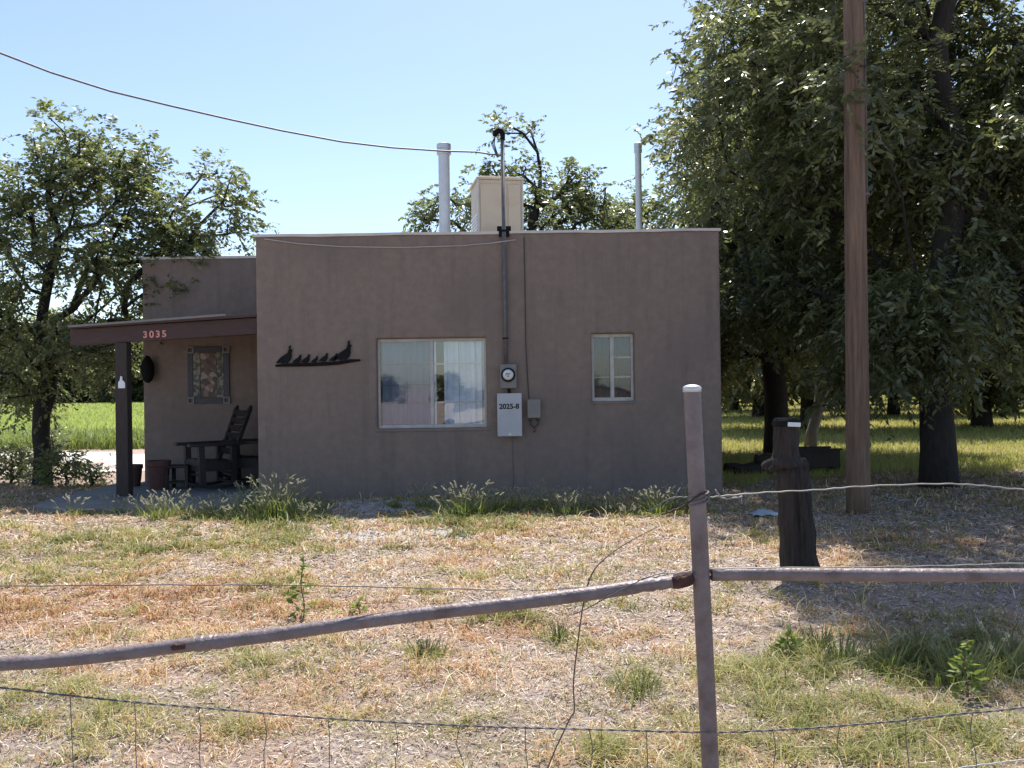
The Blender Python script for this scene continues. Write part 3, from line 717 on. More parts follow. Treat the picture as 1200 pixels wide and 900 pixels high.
# white ornament on the post
q = at(142.5, 448, PY-.04)
orn = MB().prism([(q.x-.045,q.z-.085),(q.x+.05,q.z-.085),(q.x+.05,q.z-.01),(q.x+.03,q.z+.02),(q.x+.012,q.z+.03),(q.x+.012,q.z+.08),(q.x-.012,q.z+.09),(q.x-.02,q.z+.03),(q.x-.045,q.z+.0)], PY-.052, PY-.033)
o = obj('post_ornament', orn, M['white'], None, origin=(q.x, PY-.04, q.z)); tag(o, 'small white ornament fixed on the dark porch post', 'ornament')

# rocking chairs
def rocking_chair(label, cat='rocking chair'):
    t = thing('rocking_chair', (0,0,0), label, cat, 'rocking chairs on the porch')
    m = M['wood_chair']                       # faces -Y, seat at .43
    for s in (-1, 1):
        x = s*.27
        pts = [(x, -.48+.96*k/12, .035+.10*((k-6)/6)**2) for k in range(13)]
        r_ = MB()
        for i in range(12): r_.bar(pts[i], pts[i+1], .035, .04)
        obj('rocker', r_, m, t)
        obj('leg', MB().bar((x, -.25, .075), (x, -.27, .64), .08, .08, up=(0,1,0)), m, t)
        obj('leg', MB().bar((x, .20, .07), (x, .19, .64), .07, .07, up=(0,1,0)), m, t)
        obj('armrest', MB().box(x-.07, x+.07, -.44, .33, .638, .680), m, t, bevel=.008)
        obj('back_post', MB().bar((x*.85, .17, .38), (x*.9, .46, 1.17), .06, .05, up=(0,1,0)).tube([(x*.9,.46,1.17),(x*.9,.475,1.21)],[.03,.018],8), m, t)
    obj('apron', MB().box(-.25, .25, -.27, .20, .27, .415), m, t)
    se = MB()
    for k in range(7): se.box(-.26, .26, -.29+k*.07, -.232+k*.07, .42-.006*k, .442-.006*k)
    se.box(-.26, .26, -.30, -.275, .36, .418)
    obj('seat', se, m, t)
    for k in range(6):
        f = .20+.14*k; y = .17+(.46-.17)*f; z = .38+(1.17-.38)*f
        obj('back_slat', MB().bar((-.23, y-.01, z), (.23, y-.01, z), .02, .10, up=(0,-.34,.94)), m, t)
    obj('stretcher', MB().bar((-.26,-.26,.22),(.26,-.26,.22),.025,.035).bar((-.26,.2,.22),(.26,.2,.22),.025,.035), m, t)
    return t
rc = rocking_chair('dark wooden ladder-back rocking chair nearer the middle of the porch')
q = at(250, 575, 13.15); rc.location = (q.x, 13.15, .078); rc.scale = (1.08, 1.08, 1.04); rc.rotation_euler.z = R(-50)
rc2 = copy_tree(rc); rc2['label'] = 'dark wooden rocking chair half hidden behind the house corner'
rc2.location = (at(297, 575, 13.55).x, 13.6, .078); rc2.rotation_euler.z = R(-78)

def pot(px, py, Y, r, h, label):
    q = at(px, py, Y); t = thing('plant_pot', (q.x, Y, .076), label, 'pot', 'clay pots on the porch')
    obj('pot_body', MB().lathe((q.x, Y, .077), [(r*.72,0),(r*.85,h*.3),(r*.98,h*.8),(r*1.08,h*.82),(r*1.08,h),(r*.92,h),(r*.9,h*.9)], 24), M['terracotta'], t)
    return t
pot(186, 575, 13.1, .17, .44, 'large red-brown clay pot to the left of the rocking chairs')
pot(157, 572, 13.6, .13, .34, 'smaller dark red clay pot just behind the porch post')
# low dark footstool
q = at(213, 575, 13.2)
t = thing('footstool', (q.x, 13.2, .076), 'low dark wooden footstool between the clay pot and rocking chair', 'stool')
obj('stool_top', MB().box(q.x-.2, q.x+.17, 13.02, 13.36, .40, .435), M['wood_chair'], t, bevel=.008)
for sx_ in (-.17, .14):
    for sy_ in (13.05, 13.33): obj('leg', MB().bar((q.x+sx_, sy_, .078), (q.x+sx_, sy_, .40), .045, .045, up=(0,1,0)), M['wood_chair'], t)
obj('shelf', MB().box(q.x-.19, q.x+.16, 13.04, 13.34, .16, .185), M['wood_chair'], t)

# ------------------------------------------------------------------ utility pole
Yp = 10.9
pb = gp(1006, 601); Yp = pb.y
q0 = at(1006, 602, Yp); q1 = at(1000, 0, Yp)
pole = thing('utility_pole', (q0.x, Yp, 0), 'tall reddish-brown wooden utility pole standing in front of the orchard', 'utility pole')
top = 11.5
xx = lambda z: q0.x+(q1.x-q0.x)*z/(q1.z)
prof = [(z_, .138-.004*z_) for z_ in np.linspace(-.3, top, 20)]
obj('pole_shaft', MB().tube([(xx(z_), Yp, z_) for z_, r_ in prof], [r_ for z_, r_ in prof], 36), M['pole'], pole, smooth=True)
cz0 = at(1010, 240, Yp).z
obj('conduit', MB().tube([(xx(cz0)+.115, Yp-.06, cz0), (xx(top)+.085, Yp-.06, top)], .014, 8), M['conduit'], pole, smooth=True)
st = MB()
for z_ in (cz0+.1, cz0+1.2, cz0+2.4): st.box(xx(z_)+.08, xx(z_)+.14, Yp-.08, Yp-.03, z_, z_+.03)
obj('conduit_strap', st, M['conduit'], pole)
obj('crossarm', MB().box(xx(10.8)-1.1, xx(10.8)+1.1, Yp-.27, Yp-.16, 10.75, 10.87), M['pole'], pole, bevel=.01)
for k in (-1, -.45, .45, 1):
    obj('insulator', MB().lathe((xx(10.8)+k, Yp-.215, 10.871), [(.015,0),(.015,.06),(.05,.07),(.04,.12),(.05,.15),(.02,.18)], 12), M['greybox2'], pole)
# thin wire running from upper sky down into the trees
pts = [at(836, -40, 18), at(820, 0, 19), at(807, 40, 20), at(794, 72, 21), at(786, 100, 22)]
o = obj('guy_wire', MB().tube(pts, .011, 5), M['wire_dark'], None, origin=pts[0]); tag(o, 'very thin dark wire dropping from the sky into the treetops', 'overhead wire')

# ------------------------------------------------------------------ log post with block on top
qb = gp(937, 675); LY = qb.y
t = thing('log_post', (qb.x, LY, 0), 'thick dark weathered log post standing upright behind the fence rail', 'log post')
a_, b_ = at(937, 675, LY), at(929, 548, LY)
pts = []; rr = []
for k in range(11):
    f = k/10; p = a_.lerp(b_, f); pts.append((p.x+.006*math.sin(k*2.1), LY, -.1 if k == 0 else p.z)); rr.append((.155-.030*f)*(1+.04*math.sin(k*1.7)))
lg = MB().tube(pts, rr, 48)
for vi_ in range(len(lg.v)):
    k_ = vi_ % 48; ring_ = min(vi_//48, 10); v_ = lg.v[vi_]; c_ = pts[ring_]
    gq = 1-.05*abs(math.sin(k_*.9+ring_*.05))-.09*(k_ in (5,6,17,29,41))-.03*math.sin(k_*2.7+ring_*.8)
    lg.v[vi_] = (c_[0]+(v_[0]-c_[0])*gq, c_[1]+(v_[1]-c_[1])*gq, v_[2])
obj('log', lg, M['log'], t, smooth=True)
zt = b_.z
spl = MB()
for k in range(9):
    an = k*2*math.pi/9; spl.bar((b_.x+.10*math.cos(an), LY+.10*math.sin(an), zt-.05), (b_.x+.105*math.cos(an), LY+.105*math.sin(an), zt+.02+.03*random.random()), .05, .03, up=(0,1,0))
obj('split_rim', spl, M['log'], t)
c, d = at(917, 545, LY+.05), at(917, 487, LY+.05)
t = thing('iron_pump_head', (c.x, LY+.03, zt), 'dark rusted iron pump head with a white tag on top of the log post', 'pump head')
bx = c.x+.02
def rough_lathe(c, prof, n, amp, seed):
    m_ = MB().lathe(c, prof, n); g = random.Random(seed)
    m_.v = [(v[0]+g.uniform(-amp, amp), v[1]+g.uniform(-amp, amp), v[2]+g.uniform(-amp, amp)*.7) for v in m_.v]; return m_
obj('barrel', rough_lathe((bx-.005, LY, zt+.004), [(.125,0),(.14,.02),(.13,.06),(.105,.085),(.098,.15),(.102,.22),(.095,.30),(.10,.33)], 16, .006, 3), M['log'], t)
obj('cap', rough_lathe((bx-.002, LY, zt+.336), [(.105,0),(.112,.015),(.108,.045),(.095,.062),(.05,.068)], 14, .005, 4), M['black'], t)
arm = MB()
for (p0, p1, w_) in (((bx+.06,LY,zt+.05),(bx+.16,LY-.01,zt+.035),.08), ((bx-.06,LY,zt+.06),(bx-.2,LY,zt+.015),.075), ((bx-.08,LY-.05,zt+.02),(bx-.16,LY-.06,zt-.01),.05)):
    P_ = [Vector(p0).lerp(Vector(p1), k/4) for k in range(5)]; arm.tube(P_, [w_*.62, w_*.55, w_*.5, w_*.52, w_*.3], 9)
arm.v = [(v[0]+random.uniform(-.006,.006), v[1], v[2]+random.uniform(-.006,.006)) for v in arm.v]
obj('side_arm', arm, M['log'], t)
obj('tag', MB().box(bx-.025, bx+.075, LY-.122, LY-.114, zt+.338, zt+.372).rot(Matrix.Rotation(R(3),3,'Y'),(bx,LY,zt+.35)), M['white'], t)

# ------------------------------------------------------------------ pipe fence
FN = 3.0
fence = thing('pipe_fence', (at(832, 900, FN).x, FN, 0), 'faded mauve steel pipe fence with bent rail and strung wires in the foreground', 'fence')
pt, pbm = at(811, 455, FN), at(836, 971, FN)
pts = [pbm + Vector((0,0,-.1))]+[pbm.lerp(pt, k/8) for k in range(1, 9)]
obj('fence_post', MB().tube(pts, .0302, 28), M['fence'], fence, smooth=True).modifiers.new('es', 'EDGE_SPLIT')
capm = MB().lathe((pt.x, FN, pt.z-.001), [(.0325,-.012),(.0325,.003),(.028,.009),(.016,.013),(.004,.014)], 28)
obj('post_cap', capm, M['galv'], fence, smooth=True)
pj = at(824, 674, FN)
rail_y = FN+.0
def fix(pxs, Y, w, name, m=M['fence'], wob_=0):
    pts = []
    for px, py in pxs: pts.append(at(px, py, Y))
    return pts
# smooth interpolation
def smooth_pts(P, n=6):
    out = []
    for i in range(len(P)-1):
        p0 = P[max(i-1, 0)]; p1 = P[i]; p2 = P[i+1]; p3 = P[min(i+2, len(P)-1)]
        for k in range(n):
            t_ = k/n
            out.append(.5*((2*p1)+(p2-p0)*t_+(2*p0-5*p1+4*p2-p3)*t_*t_+(3*p1-p0-3*p2+p3)*t_**3))
    out.append(P[-1]); return out
Pr = [at(834, 673, FN), at(900, 672.5, FN), at(1000, 673.5, FN), at(1100, 674, FN), at(1200, 674, FN), at(1330, 674, FN), at(1700, 676, FN)]
obj('rail', MB().tube(smooth_pts(Pr, 4), .0235, 20), M['fence'], fence, smooth=True)
Pl = [at(px_, py_, FN) for px_, py_ in ((818,674),(800,680),(775,683.5),(740,688.5),(700,694.5),(600,707.5),(500,719),(400,732),(320,744),(250,752.5),(213,756.5),(133,767),(60,774.5),(0,778),(-120,784),(-480,800))]
sp = smooth_pts(Pl, 6); rad = []
for i, p in enumerate(sp):
    px = 600+1000*p.x/FN
    r_ = .0242
    if 745 < px < 815: r_ = .0225+.0035*math.sin(i*2.3)
    if 225 < px < 262: r_ = .0255+.003*math.sin(i*3.1)
    rad.append(r_)
obj('rail', MB().tube(sp, rad, 20), M['fence'], fence, smooth=True, label='bent sagging rail')
sel = [p + Vector((0,-.004,-.001)) for p in sp if 186 < 600+1000*p.x/FN < 222]
sel = [p+Vector((0,-.0135,.004)) for p in sel]
if len(sel) > 1: obj('rust_patch', MB().tube(smooth_pts(sel, 3), [.004]+[.0125]*(3*(len(sel)-1)-1)+[.004], 14), M['rust'], fence, smooth=True)
jn = [at(256, 751.5, FN), at(247, 752.5, FN), at(238, 753.5, FN), at(230, 754.5, FN)]
obj('joint_sleeve', MB().tube(smooth_pts(jn, 3), [.026+.0025*math.sin(k*2.2) for k in range(10)], 18), M['fence'], fence)
obj('rust_patch', MB().tube(smooth_pts([at(812, 675, FN-.004), at(800, 680, FN-.006), at(788, 682, FN-.002)], 4), [.019,.024,.0262,.0268,.0255,.026,.0262,.025,.0235], 14), M['rust'], fence)
obj('weld_bead', MB().tube([pj+Vector((.022,-.006,-.012)), pj+Vector((.036,-.008,.004)), pj+Vector((.022,-.004,.02))], .008, 8), M['rust'], fence)

def wire(pxs, Y, r, name='wire', m=M['wire'], twist=False, n=8):
    P = smooth_pts([at(px, py, Y) for px, py in pxs], n)
    mb = MB()
    if twist:
        # two strands wound round each other
        D = []; s = 0
        for i, p in enumerate(P):
            if i: s += (p-P[i-1]).length
            D.append(s)
        L_ = D[-1]; nn = int(L_/.012); PP = []
        ds = np.array(D); X_ = np.interp(np.linspace(0, L_, nn), ds, [p.x for p in P]); Z_ = np.interp(np.linspace(0, L_, nn), ds, [p.z for p in P]); Y_ = np.interp(np.linspace(0, L_, nn), ds, [p.y for p in P])
        for ph in (0, math.pi):
            mb.tube([(X_[k], Y_[k]+r*math.cos(k*.9+ph), Z_[k]+r*math.sin(k*.9+ph)) for k in range(nn)], r*.9, 5)
    else:
        mb.tube([p+Vector((0,0,.0012*math.sin(i*1.7))) for i, p in enumerate(P)], r, 6)
    return obj(name, mb, m, fence, smooth=True)
wire([(832,583),(850,581),(900,577),(960,574),(1010,570),(1100,567),(1150,569),(1190,573),(1260,576),(1500,590)], FN-.03, .0027, m=M['wire'])
wire([(838,574),(848,584),(870,582)], FN-.035, .003)
wire([(760,600),(778,588),(790,583),(806,583)], FN-.03, .0025, m=M['conduit'])
wire([(0-200,690),(0,687),(200,685.5),(380,686.5),(500,689.5),(640,691),(740,681),(806,668)], FN+.035, .0022, m=M['conduit'])
wire([(832,667),(860,666),(1000,664.5),(1100,663),(1200,660),(1400,657)], FN-.022, .0022)
wire([(-200,790),(0,806),(70,814),(160,823),(280,833),(400,843),(560,851),(700,855),(826,858),(900,856),(980,851),(1050,845),(1130,836),(1200,829),(1400,800)], FN-.045, .0022, m=M['conduit'], twist=True)
wire([(1090,906),(1130,899),(1170,894),(1210,890),(1400,880)], FN-.045, .0025, m=M['cable_pale'])
# hanging wire stays under the bottom strand
random.seed(5)
for px in (82,157,232,308,384,462,540,616,690,757,905,985,1062,1140):
    yb = np.interp(px, [0,160,400,700,826,980,1130,1200], [806,823,843,855,858,851,836,829])
    j = random.uniform(-5, 5)
    wire([(px, yb-1), (px+j, yb+24), (px-j*.4+3, yb+55), (px+j*.5+5, yb+120)], FN-.045, .0016, 'wire_stay', M['conduit'], n=4)
# tie wire round the post
hp = []
z_ = at(820, 585, FN).z; xc = at(819, 585, FN).x
for k in range(46):
    a_ = k*.5; hp.append((xc+.034*math.cos(a_), FN+.034*math.sin(a_), z_-.022+.0011*k+.006*math.cos(a_)))
obj('tie_wire', MB().tube(hp, .0038, 6), M['conduit'], fence, smooth=True)
wire([(775,603),(790,598),(803,592),(815,583),(829,575)], FN-.037, .0036, 'tie_wire', M['rust'])
wire([(747,680),(760,676),(775,672),(790,672),(812,669)], FN-.03, .0026, 'tie_wire', M['wire'])
wire([(672,720),(690,712),(715,698),(742,684),(760,676)], FN-.032, .002, 'tie_wire', M['conduit'])

# dead stalk through the fence
Ys = 3.08
P = smooth_pts([at(640,905,Ys), at(650,880,Ys), at(668,842,Ys), at(673,832,Ys), at(672,800,Ys), at(677,755,Ys), at(684,706,Ys), at(694,672,Ys), at(712,652,Ys+.03), at(742,632,Ys+.06), at(772,617,Ys+.06)], 5)
P[0].z = min(P[0].z, .02)
d0 = at(600, 960, Ys); P = [Vector((d0.x, Ys, -.02))]+P
t = thing('dead_vine_stalk', (P[0].x, Ys, 0), 'long thin dead stalk leaning up against the bent fence rail', 'dead stalk')
obj('stem', MB().tube(P, [.0028]*(len(P)-12)+[.0022]*6+[.0015]*6, 7), M['stalk'], t, smooth=True)
tw = MB().tube([at(684,706,Ys), at(700,700,Ys), at(716,688,Ys), at(724,683,Ys)], .0017, 5).tube([at(668,842,Ys), at(655,850,Ys), at(648,862,Ys)], .0017, 5)
obj('side_twig', tw, M['stalk'], t)

# ------------------------------------------------------------------ trees
def build_tree(name, base, trunk_r, fork, lobes, leaf, cl_r, spray_n, leaf_n, leaf_l, leaf_w, label, group=None, bark='bark', seed=1, lean=(0,0), shell=.5, droop=.35, spray_l=.5, cat='tree'):
    """lobes: (cx,cy,cz,rx,ry,rz,n) relative to base"""
    g = np.random.default_rng(seed)
    root = thing(name, base, label, cat, group)
    nodes = []; par = []
    topz = max(l[2] for l in lobes)
    nt_ = 10; px_, py_ = 0, 0
    cxm = sum(l[0]*l[6] for l in lobes)/sum(l[6] for l in lobes); cym = sum(l[1]*l[6] for l in lobes)/sum(l[6] for l in lobes)
    H = topz*.92
    for k in range(nt_+6):
        f = k/(nt_+5); z = -.15+(H+.15)*f; u = max(0, (z-fork)/(H-fork+1e-6))
        nodes.append(np.array([lean[0]*z+cxm*u*.5+.75*trunk_r*math.sin(k*.9+seed)*min(1, max(0, f-.12)*4), lean[1]*z+cym*u*.5+.4*trunk_r*math.cos(k*1.7+seed)*min(1, f*3), z])); par.append(k-1)
    C = []
    for (cx, cy, cz, rx, ry, rz, n) in lobes:
        d = g.normal(size=(n, 3)); d /= np.linalg.norm(d, axis=1)[:, None]
        rr = g.random(n)**shell
        C.append(np.array([cx, cy, cz]) + d*rr[:, None]*np.array([rx, ry, rz]))
    C = np.concatenate(C); axis = np.hypot(C[:, 0]-cxm*.3, C[:, 1]-cym*.3)
    C = C[np.argsort(axis)]
    NA = np.array(nodes); 
    plen = [n_[2] for n_ in nodes]
    nodes_l = list(nodes); tips = []
    for c in C:
        A = np.array(nodes_l); PL = np.array(plen)
        dist = np.linalg.norm(A-c, axis=1)
        cost = dist*1.0 + PL*.35 + np.maximum(0, A[:, 2]-c[2]+.1*dist)*.9 + (A[:, 2] < fork*.9)*50
        j = int(np.argmin(cost)); a0 = A[j]; n_ = max(1, int(dist[j]/.45)); last = j
        for k in range(1, n_+1):
            f = k/n_; p = a0+(c-a0)*f
            p = p + np.array([0, 0, .12*dist[j]*math.sin(math.pi*f)]) + g.normal(size=3)*.045*(k < n_)
            nodes_l.append(p); par.append(last); plen.append(plen[last]+dist[j]/n_); last = len(nodes_l)-1
        tips.append(last)
    nn = len(nodes_l); acc = np.zeros(nn); ex = 2.25
    for t_ in tips: acc[t_] += 1
    for i in range(nn-1, 0, -1):
        acc[i] = max(acc[i], .6); acc[par[i]] += acc[i]
    rad_ = acc**(1/ex); rad_ = rad_/rad_[1]*trunk_r; rad_ = np.maximum(rad_, .007)
    rad_[0] = trunk_r*1.3; rad_[1] = trunk_r*1.1
    mb = MB()
    # trunk as one tube, limbs as chains
    ch = {}
    for i in range(1, nn): ch.setdefault(par[i], []).append(i)
    stack = [(0, None)]
    while stack:
        s0, pr_ = stack.pop()
        chain = ([pr_] if pr_ is not None else [])+[s0]; cur = s0
        while cur in ch:
            cs = sorted(ch[cur], key=lambda q_: -rad_[q_])
            for o_ in cs[1:]: stack.append((o_, cur))
            cur = cs[0]; chain.append(cur)
        if len(chain) < 2: continue
        rr = [rad_[q_] for q_ in chain]
        if pr_ is not None: rr[0] = min(rr[0], rr[1]*1.25)
        big = rr[1] > .12
        n_ = 16 if big else (8 if rr[0] > .03 else 5)
        mb.tube([nodes_l[q_] for q_ in chain], rr, n_, cap=True)
    # trunk flare roots
    me_o = obj('trunk', mb.shift(Vector(base)), M[bark], root, smooth=True)
    # leaves
    T = np.array([nodes_l[t_] for t_ in tips]); nT = len(T)
    cen = np.array([cxm, cym, (max(l[2] for l in lobes)+min(l[2] for l in lobes))/2])
    ns = nT*spray_n
    o0 = np.repeat(T, spray_n, 0) + g.normal(size=(ns, 3))*cl_r*np.array([.5, .5, .42])
    d = g.normal(size=(ns, 3)); out = np.repeat(T-cen, spray_n, 0); out /= np.linalg.norm(out, axis=1)[:, None]+1e-6
    d = d/np.linalg.norm(d, axis=1)[:, None]*.8+out*.55+np.array([0, 0, -.05]); d /= np.linalg.norm(d, axis=1)[:, None]
    Ls = spray_l*(.6+.8*g.random(ns))
    ls = np.tile(np.linspace(.12, 1, leaf_n), ns); side = np.tile(np.where(np.arange(leaf_n) % 2 == 0, 1, -1), ns)
    O = np.repeat(o0, leaf_n, 0); D = np.repeat(d, leaf_n, 0); LL = np.repeat(Ls, leaf_n)
    P_ = O + D*(LL*ls)[:, None] + np.array([0, 0, -1])*(droop*LL*ls**2)[:, None]
    up = np.array([0, 0, 1.0]); sd = np.cross(D, up); sd /= np.linalg.norm(sd, axis=1)[:, None]+1e-6
    K = len(P_)
    ld = sd*side[:, None]*.8 + D*.55 + g.normal(size=(K, 3))*.28 + np.array([0, 0, -.35]); ld /= np.linalg.norm(ld, axis=1)[:, None]
    nrm = np.repeat(g.normal(size=(ns, 3))*.55+np.array([0, 0, 1.0]), leaf_n, 0) + g.normal(size=(K, 3))*.45
    wv = np.cross(ld, nrm); wv /= np.linalg.norm(wv, axis=1)[:, None]+1e-6
    sc = (.45+.95*g.random(K)); l_ = leaf_l*sc; w_ = leaf_w*sc*.5
    v0 = P_; v2 = P_+ld*l_[:, None]; m_ = P_+ld*(l_*.45)[:, None]; nn_ = np.cross(wv, ld)
    fold = (.25*w_)[:, None]*nn_
    v1 = m_+wv*w_[:, None]+fold; v3 = m_-wv*w_[:, None]+fold
    VV = np.stack([v0, v1, v2, v3], 1).reshape(-1, 3)
    Qd = np.arange(K*4).reshape(-1, 4)
    clt = np.repeat(np.repeat(g.random(nT), spray_n), leaf_n); spt = np.repeat(g.random(ns), leaf_n)
    tint = np.clip(.30*clt+.35*spt+.35*g.random(K) + (g.random(K) > .96)*.25, 0, 1)
    fastmesh('crown', VV, Qd, M[leaf], root, tint)
    return root

def lobepx(px, py, Y, rx, ry, n, base, depth=None, yo=0):
    q = at(px, py, Y+yo); s = (Y+yo)/1000
    return (q.x-base[0], q.y-base[1], q.z, rx*s, (depth if depth else rx*s), ry*s, n)

# left tree beside the porch
bL = gp(50, 568); bLt = (bL.x, bL.y, 0); YL = bL.y
lob = [lobepx(90, 200, YL, 60, 75, 45, bLt, 1.0), lobepx(20, 250, YL, 75, 75, 45, bLt, 1.2), lobepx(150, 215, YL, 45, 60, 29, bLt, .8), lobepx(110, 310, YL, 90, 65, 61, bLt, 1.4),
       lobepx(182, 260, YL, 40, 60, 17, bLt, .7), lobepx(215, 288, YL, 75, 22, 29, bLt, .6), lobepx(262, 225, YL, 34, 34, 11, bLt, .4), lobepx(285, 262, YL, 20, 18, 3, bLt, .3), lobepx(20, 390, YL, 70, 60, 40, bLt, 1.2),
       lobepx(100, 400, YL, 75, 45, 37, bLt, 1.3), lobepx(25, 455, YL, 42, 34, 15, bLt, .9), lobepx(-60, 330, YL, 80, 110, 54, bLt, 1.5), lobepx(190, 345, YL, 40, 30, 8, bLt, .6)]
build_tree('shade_tree', bLt, .14, 1.5, lob, 'leaf_left', .38, 10, 13, .094, .045, 'small broad-leaved tree growing left of the porch', seed=3, shell=.62, spray_l=.34, droop=.3)

# tree behind the house
bM = (.9, 27.0, 0)
lob = [lobepx(600, 150, 27, 34, 26, 5, bM, .7), lobepx(592, 200, 27, 60, 30, 11, bM, 1.4), lobepx(660, 235, 27, 52, 45, 30, bM, 1.7), lobepx(610, 260, 27, 90, 42, 27, bM, 2.2), lobepx(510, 250, 27, 34, 30, 10, bM, 1.0),
       lobepx(700, 258, 27, 40, 26, 14, bM, 1.1), lobepx(668, 210, 27, 22, 25, 6, bM, .7), lobepx(560, 235, 27, 40, 30, 9, bM, 1), (0, 0, 4.2, 3.2, 2.6, 1.6, 50)]
build_tree('yard_tree', bM, .22, 2.2, lob, 'leaf_left', .46, 11, 12, .15, .07, 'open-crowned tree rising behind the house roof and cooler', seed=8, shell=.6, spray_l=.5)
bM2 = (4.4, 31.0, 0)
lob = [lobepx(740, 255, 31, 45, 30, 23, bM2, 1.6), lobepx(735, 300, 31, 60, 50, 30, bM2, 2.2), (0, 0, 3.6, 3, 2.5, 1.4, 30)]
build_tree('yard_tree', bM2, .2, 2.0, lob, 'leaf_left', .45, 12, 12, .18, .085, 'lower bushy tree behind the thin flue at the right roof end', seed=12, shell=.6, spray_l=.55)

# big near pecan
bR = gp(1100, 572); bRt = (bR.x, bR.y, 0)
print('pecan', bRt)
lob = [(.6, 1.9, 5.6, 4.4, 2.4, 2.5, 220), (-1.5, .6, 6.9, 1.7, 2.3, 2.2, 90), (-.6, -1.45, 10.9, 2.5, 1.45, .8, 300), (3.0, -1.45, 10.7, 2.6, 1.4, 1.0, 170), (1.6, .1, 5.2, 2.2, .6, 1.5, 50), (3.6, 1.2, 4.8, 3.2, 2.4, 2.4, 100), (-2.0, -2.05, 5.2, .4, .3, .25, 4),
       (-.5, -.4, 2.55, 1.1, .6, .8, 34), (-1.2, .2, 1.7, .35, .3, .3, 4), (2.3, .5, 3.3, 2.9, 1.8, .8, 60), (-1.3, 2.4, 3.3, 1.8, 1.2, .9, 50), (5.0, -.8, 9.5, 3.0, 2.6, 2.2, 80), (1.9, 2.0, 7.6, 3.2, 1.2, 1.6, 80), (1.8, 1.2, 2.5, 3.4, 1.2, .5, 34)]
build_tree('pecan_tree', bRt, .225, 2.3, lob, 'leaf_pecan', .46, 15, 17, .125, .048, 'largest near pecan tree with thick black trunk right of the pole', 'pecan trees of the orchard', seed=21, shell=.5, spray_l=.48)
# second pecan, its crown reaches over the house corner
b2 = (5.75, 18.6, 0)
lob = [(.2, 0, 6.1, 2.7, 3.0, 2.8, 180), (.5, .3, 8.1, 2.4, 2.4, 1.7, 80), (-1.6, .3, 4.6, 1.5, 2.0, 1.0, 36), (.8, 0, 9.6, 2.6, 2.6, 2.2, 60), (1.5, .5, 5.0, 3.2, 2.6, 2.3, 80), (-1.2, .2, 3.6, 2.2, 2.0, .9, 34), (1.6, .5, 2.7, 2.2, 1.5, .8, 34), (-.9, .8, 2.4, 1.4, 1.2, .7, 16), (.3, .2, 12.2, 2.2, 2.2, 2.0, 44)]
build_tree('pecan_tree', b2, .24, 2.2, lob, 'leaf_pecan', .48, 15, 16, .145, .060, 'tall pecan tree directly right of the house corner behind the log post', 'pecan trees of the orchard', seed=33, shell=.52, spray_l=.5)
# orchard prototype, copied into rows
lob = [(0, 0, 5.6, 3.7, 3.7, 2.4, 120), (.4, -.3, 8.2, 3.0, 3.0, 2.0, 80), (-.3, .3, 10.6, 1.9, 1.9, 1.6, 36), (0, 0, 2.6, 3.5, 3.5, 1.0, 100)]
spots = [(9.9, 28.5, 'pecan tree with slim trunk just left of the utility pole'), (15.4, 28.0, 'pecan tree with flared trunk near the right edge of the orchard')]
proto = build_tree('pecan_tree', (9.9, 28.5, 0), .26, 2.0, lob, 'leaf_pecan', .55, 10, 10, .32, .16, spots[0][2], 'pecan trees of the orchard', seed=44, shell=.5, spray_l=.6)
lob = [(0, 0, 5.2, 3.6, 3.4, 2.3, 110), (-.6, .3, 7.9, 3.1, 2.8, 1.9, 70), (.5, .3, 9.8, 1.8, 2.0, 1.6, 34), (.3, 0, 2.5, 3.5, 3.5, 1.0, 96)]
proto2 = build_tree('pecan_tree', (15.4, 28.0, 0), .28, 2.0, lob, 'leaf_pecan', .55, 10, 10, .32, .16, spots[1][2], 'pecan trees of the orchard', seed=55, shell=.5, spray_l=.6)
random.seed(11)
rows = [(20.8,28.3,'pecan tree beyond the right picture edge in the second orchard row'),(11.6,40,None),(17.6,39.4,None),(24,40.3,None),(30.5,39.8,None),(36,39.5,None),(13.5,51,None),(20,50.5,None),(27,51.5,None),(34,51,None),(41,50.4,None),
        (16,63,None),(23.4,62,None),(31,63.5,None),(39,62.5,None),(47,63,None),(19,76,None),(28,75,None),(37,76.5,None),(46,76,None),(55,75.4,None),
        (21,92,None),(32,91,None),(43,92,None),(54,91.5,None),(65,92,None),(12.4,64,None),(13.2,78,None),(11,93,None),(24,110,None),(38,109,None),(52,111,None),(66,110,None),(14,112,None)]
for i, (x, y, lb) in enumerate(rows):
    c = copy_tree(proto if i % 2 == 0 else proto2)
    c.location = (x+random.uniform(-.5, .5), y+random.uniform(-.5, .5), 0); c.rotation_euler.z = random.uniform(0, 6.28); s_ = random.uniform(.88, 1.12); c.scale = (s_, s_, s_)
    c['label'] = lb or 'dark-trunked pecan tree in the far rows of the orchard'
# tree line beyond the field on the left
for i in range(13):
    c = copy_tree(proto if i % 2 else proto2)
    c.location = (-112+i*7.2+random.uniform(-1, 1), 118+random.uniform(-3, 5), 0); c.rotation_euler.z = random.uniform(0, 6.28); s_ = random.uniform(.95, 1.25); c.location.z = -1.6; c.scale = (s_*1.25, s_*1.25, s_)
    c['label'] = 'dark tree in the line across the far side of the green field'; c['group'] = 'tree line beyond the field'; c.name = 'distant_tree'

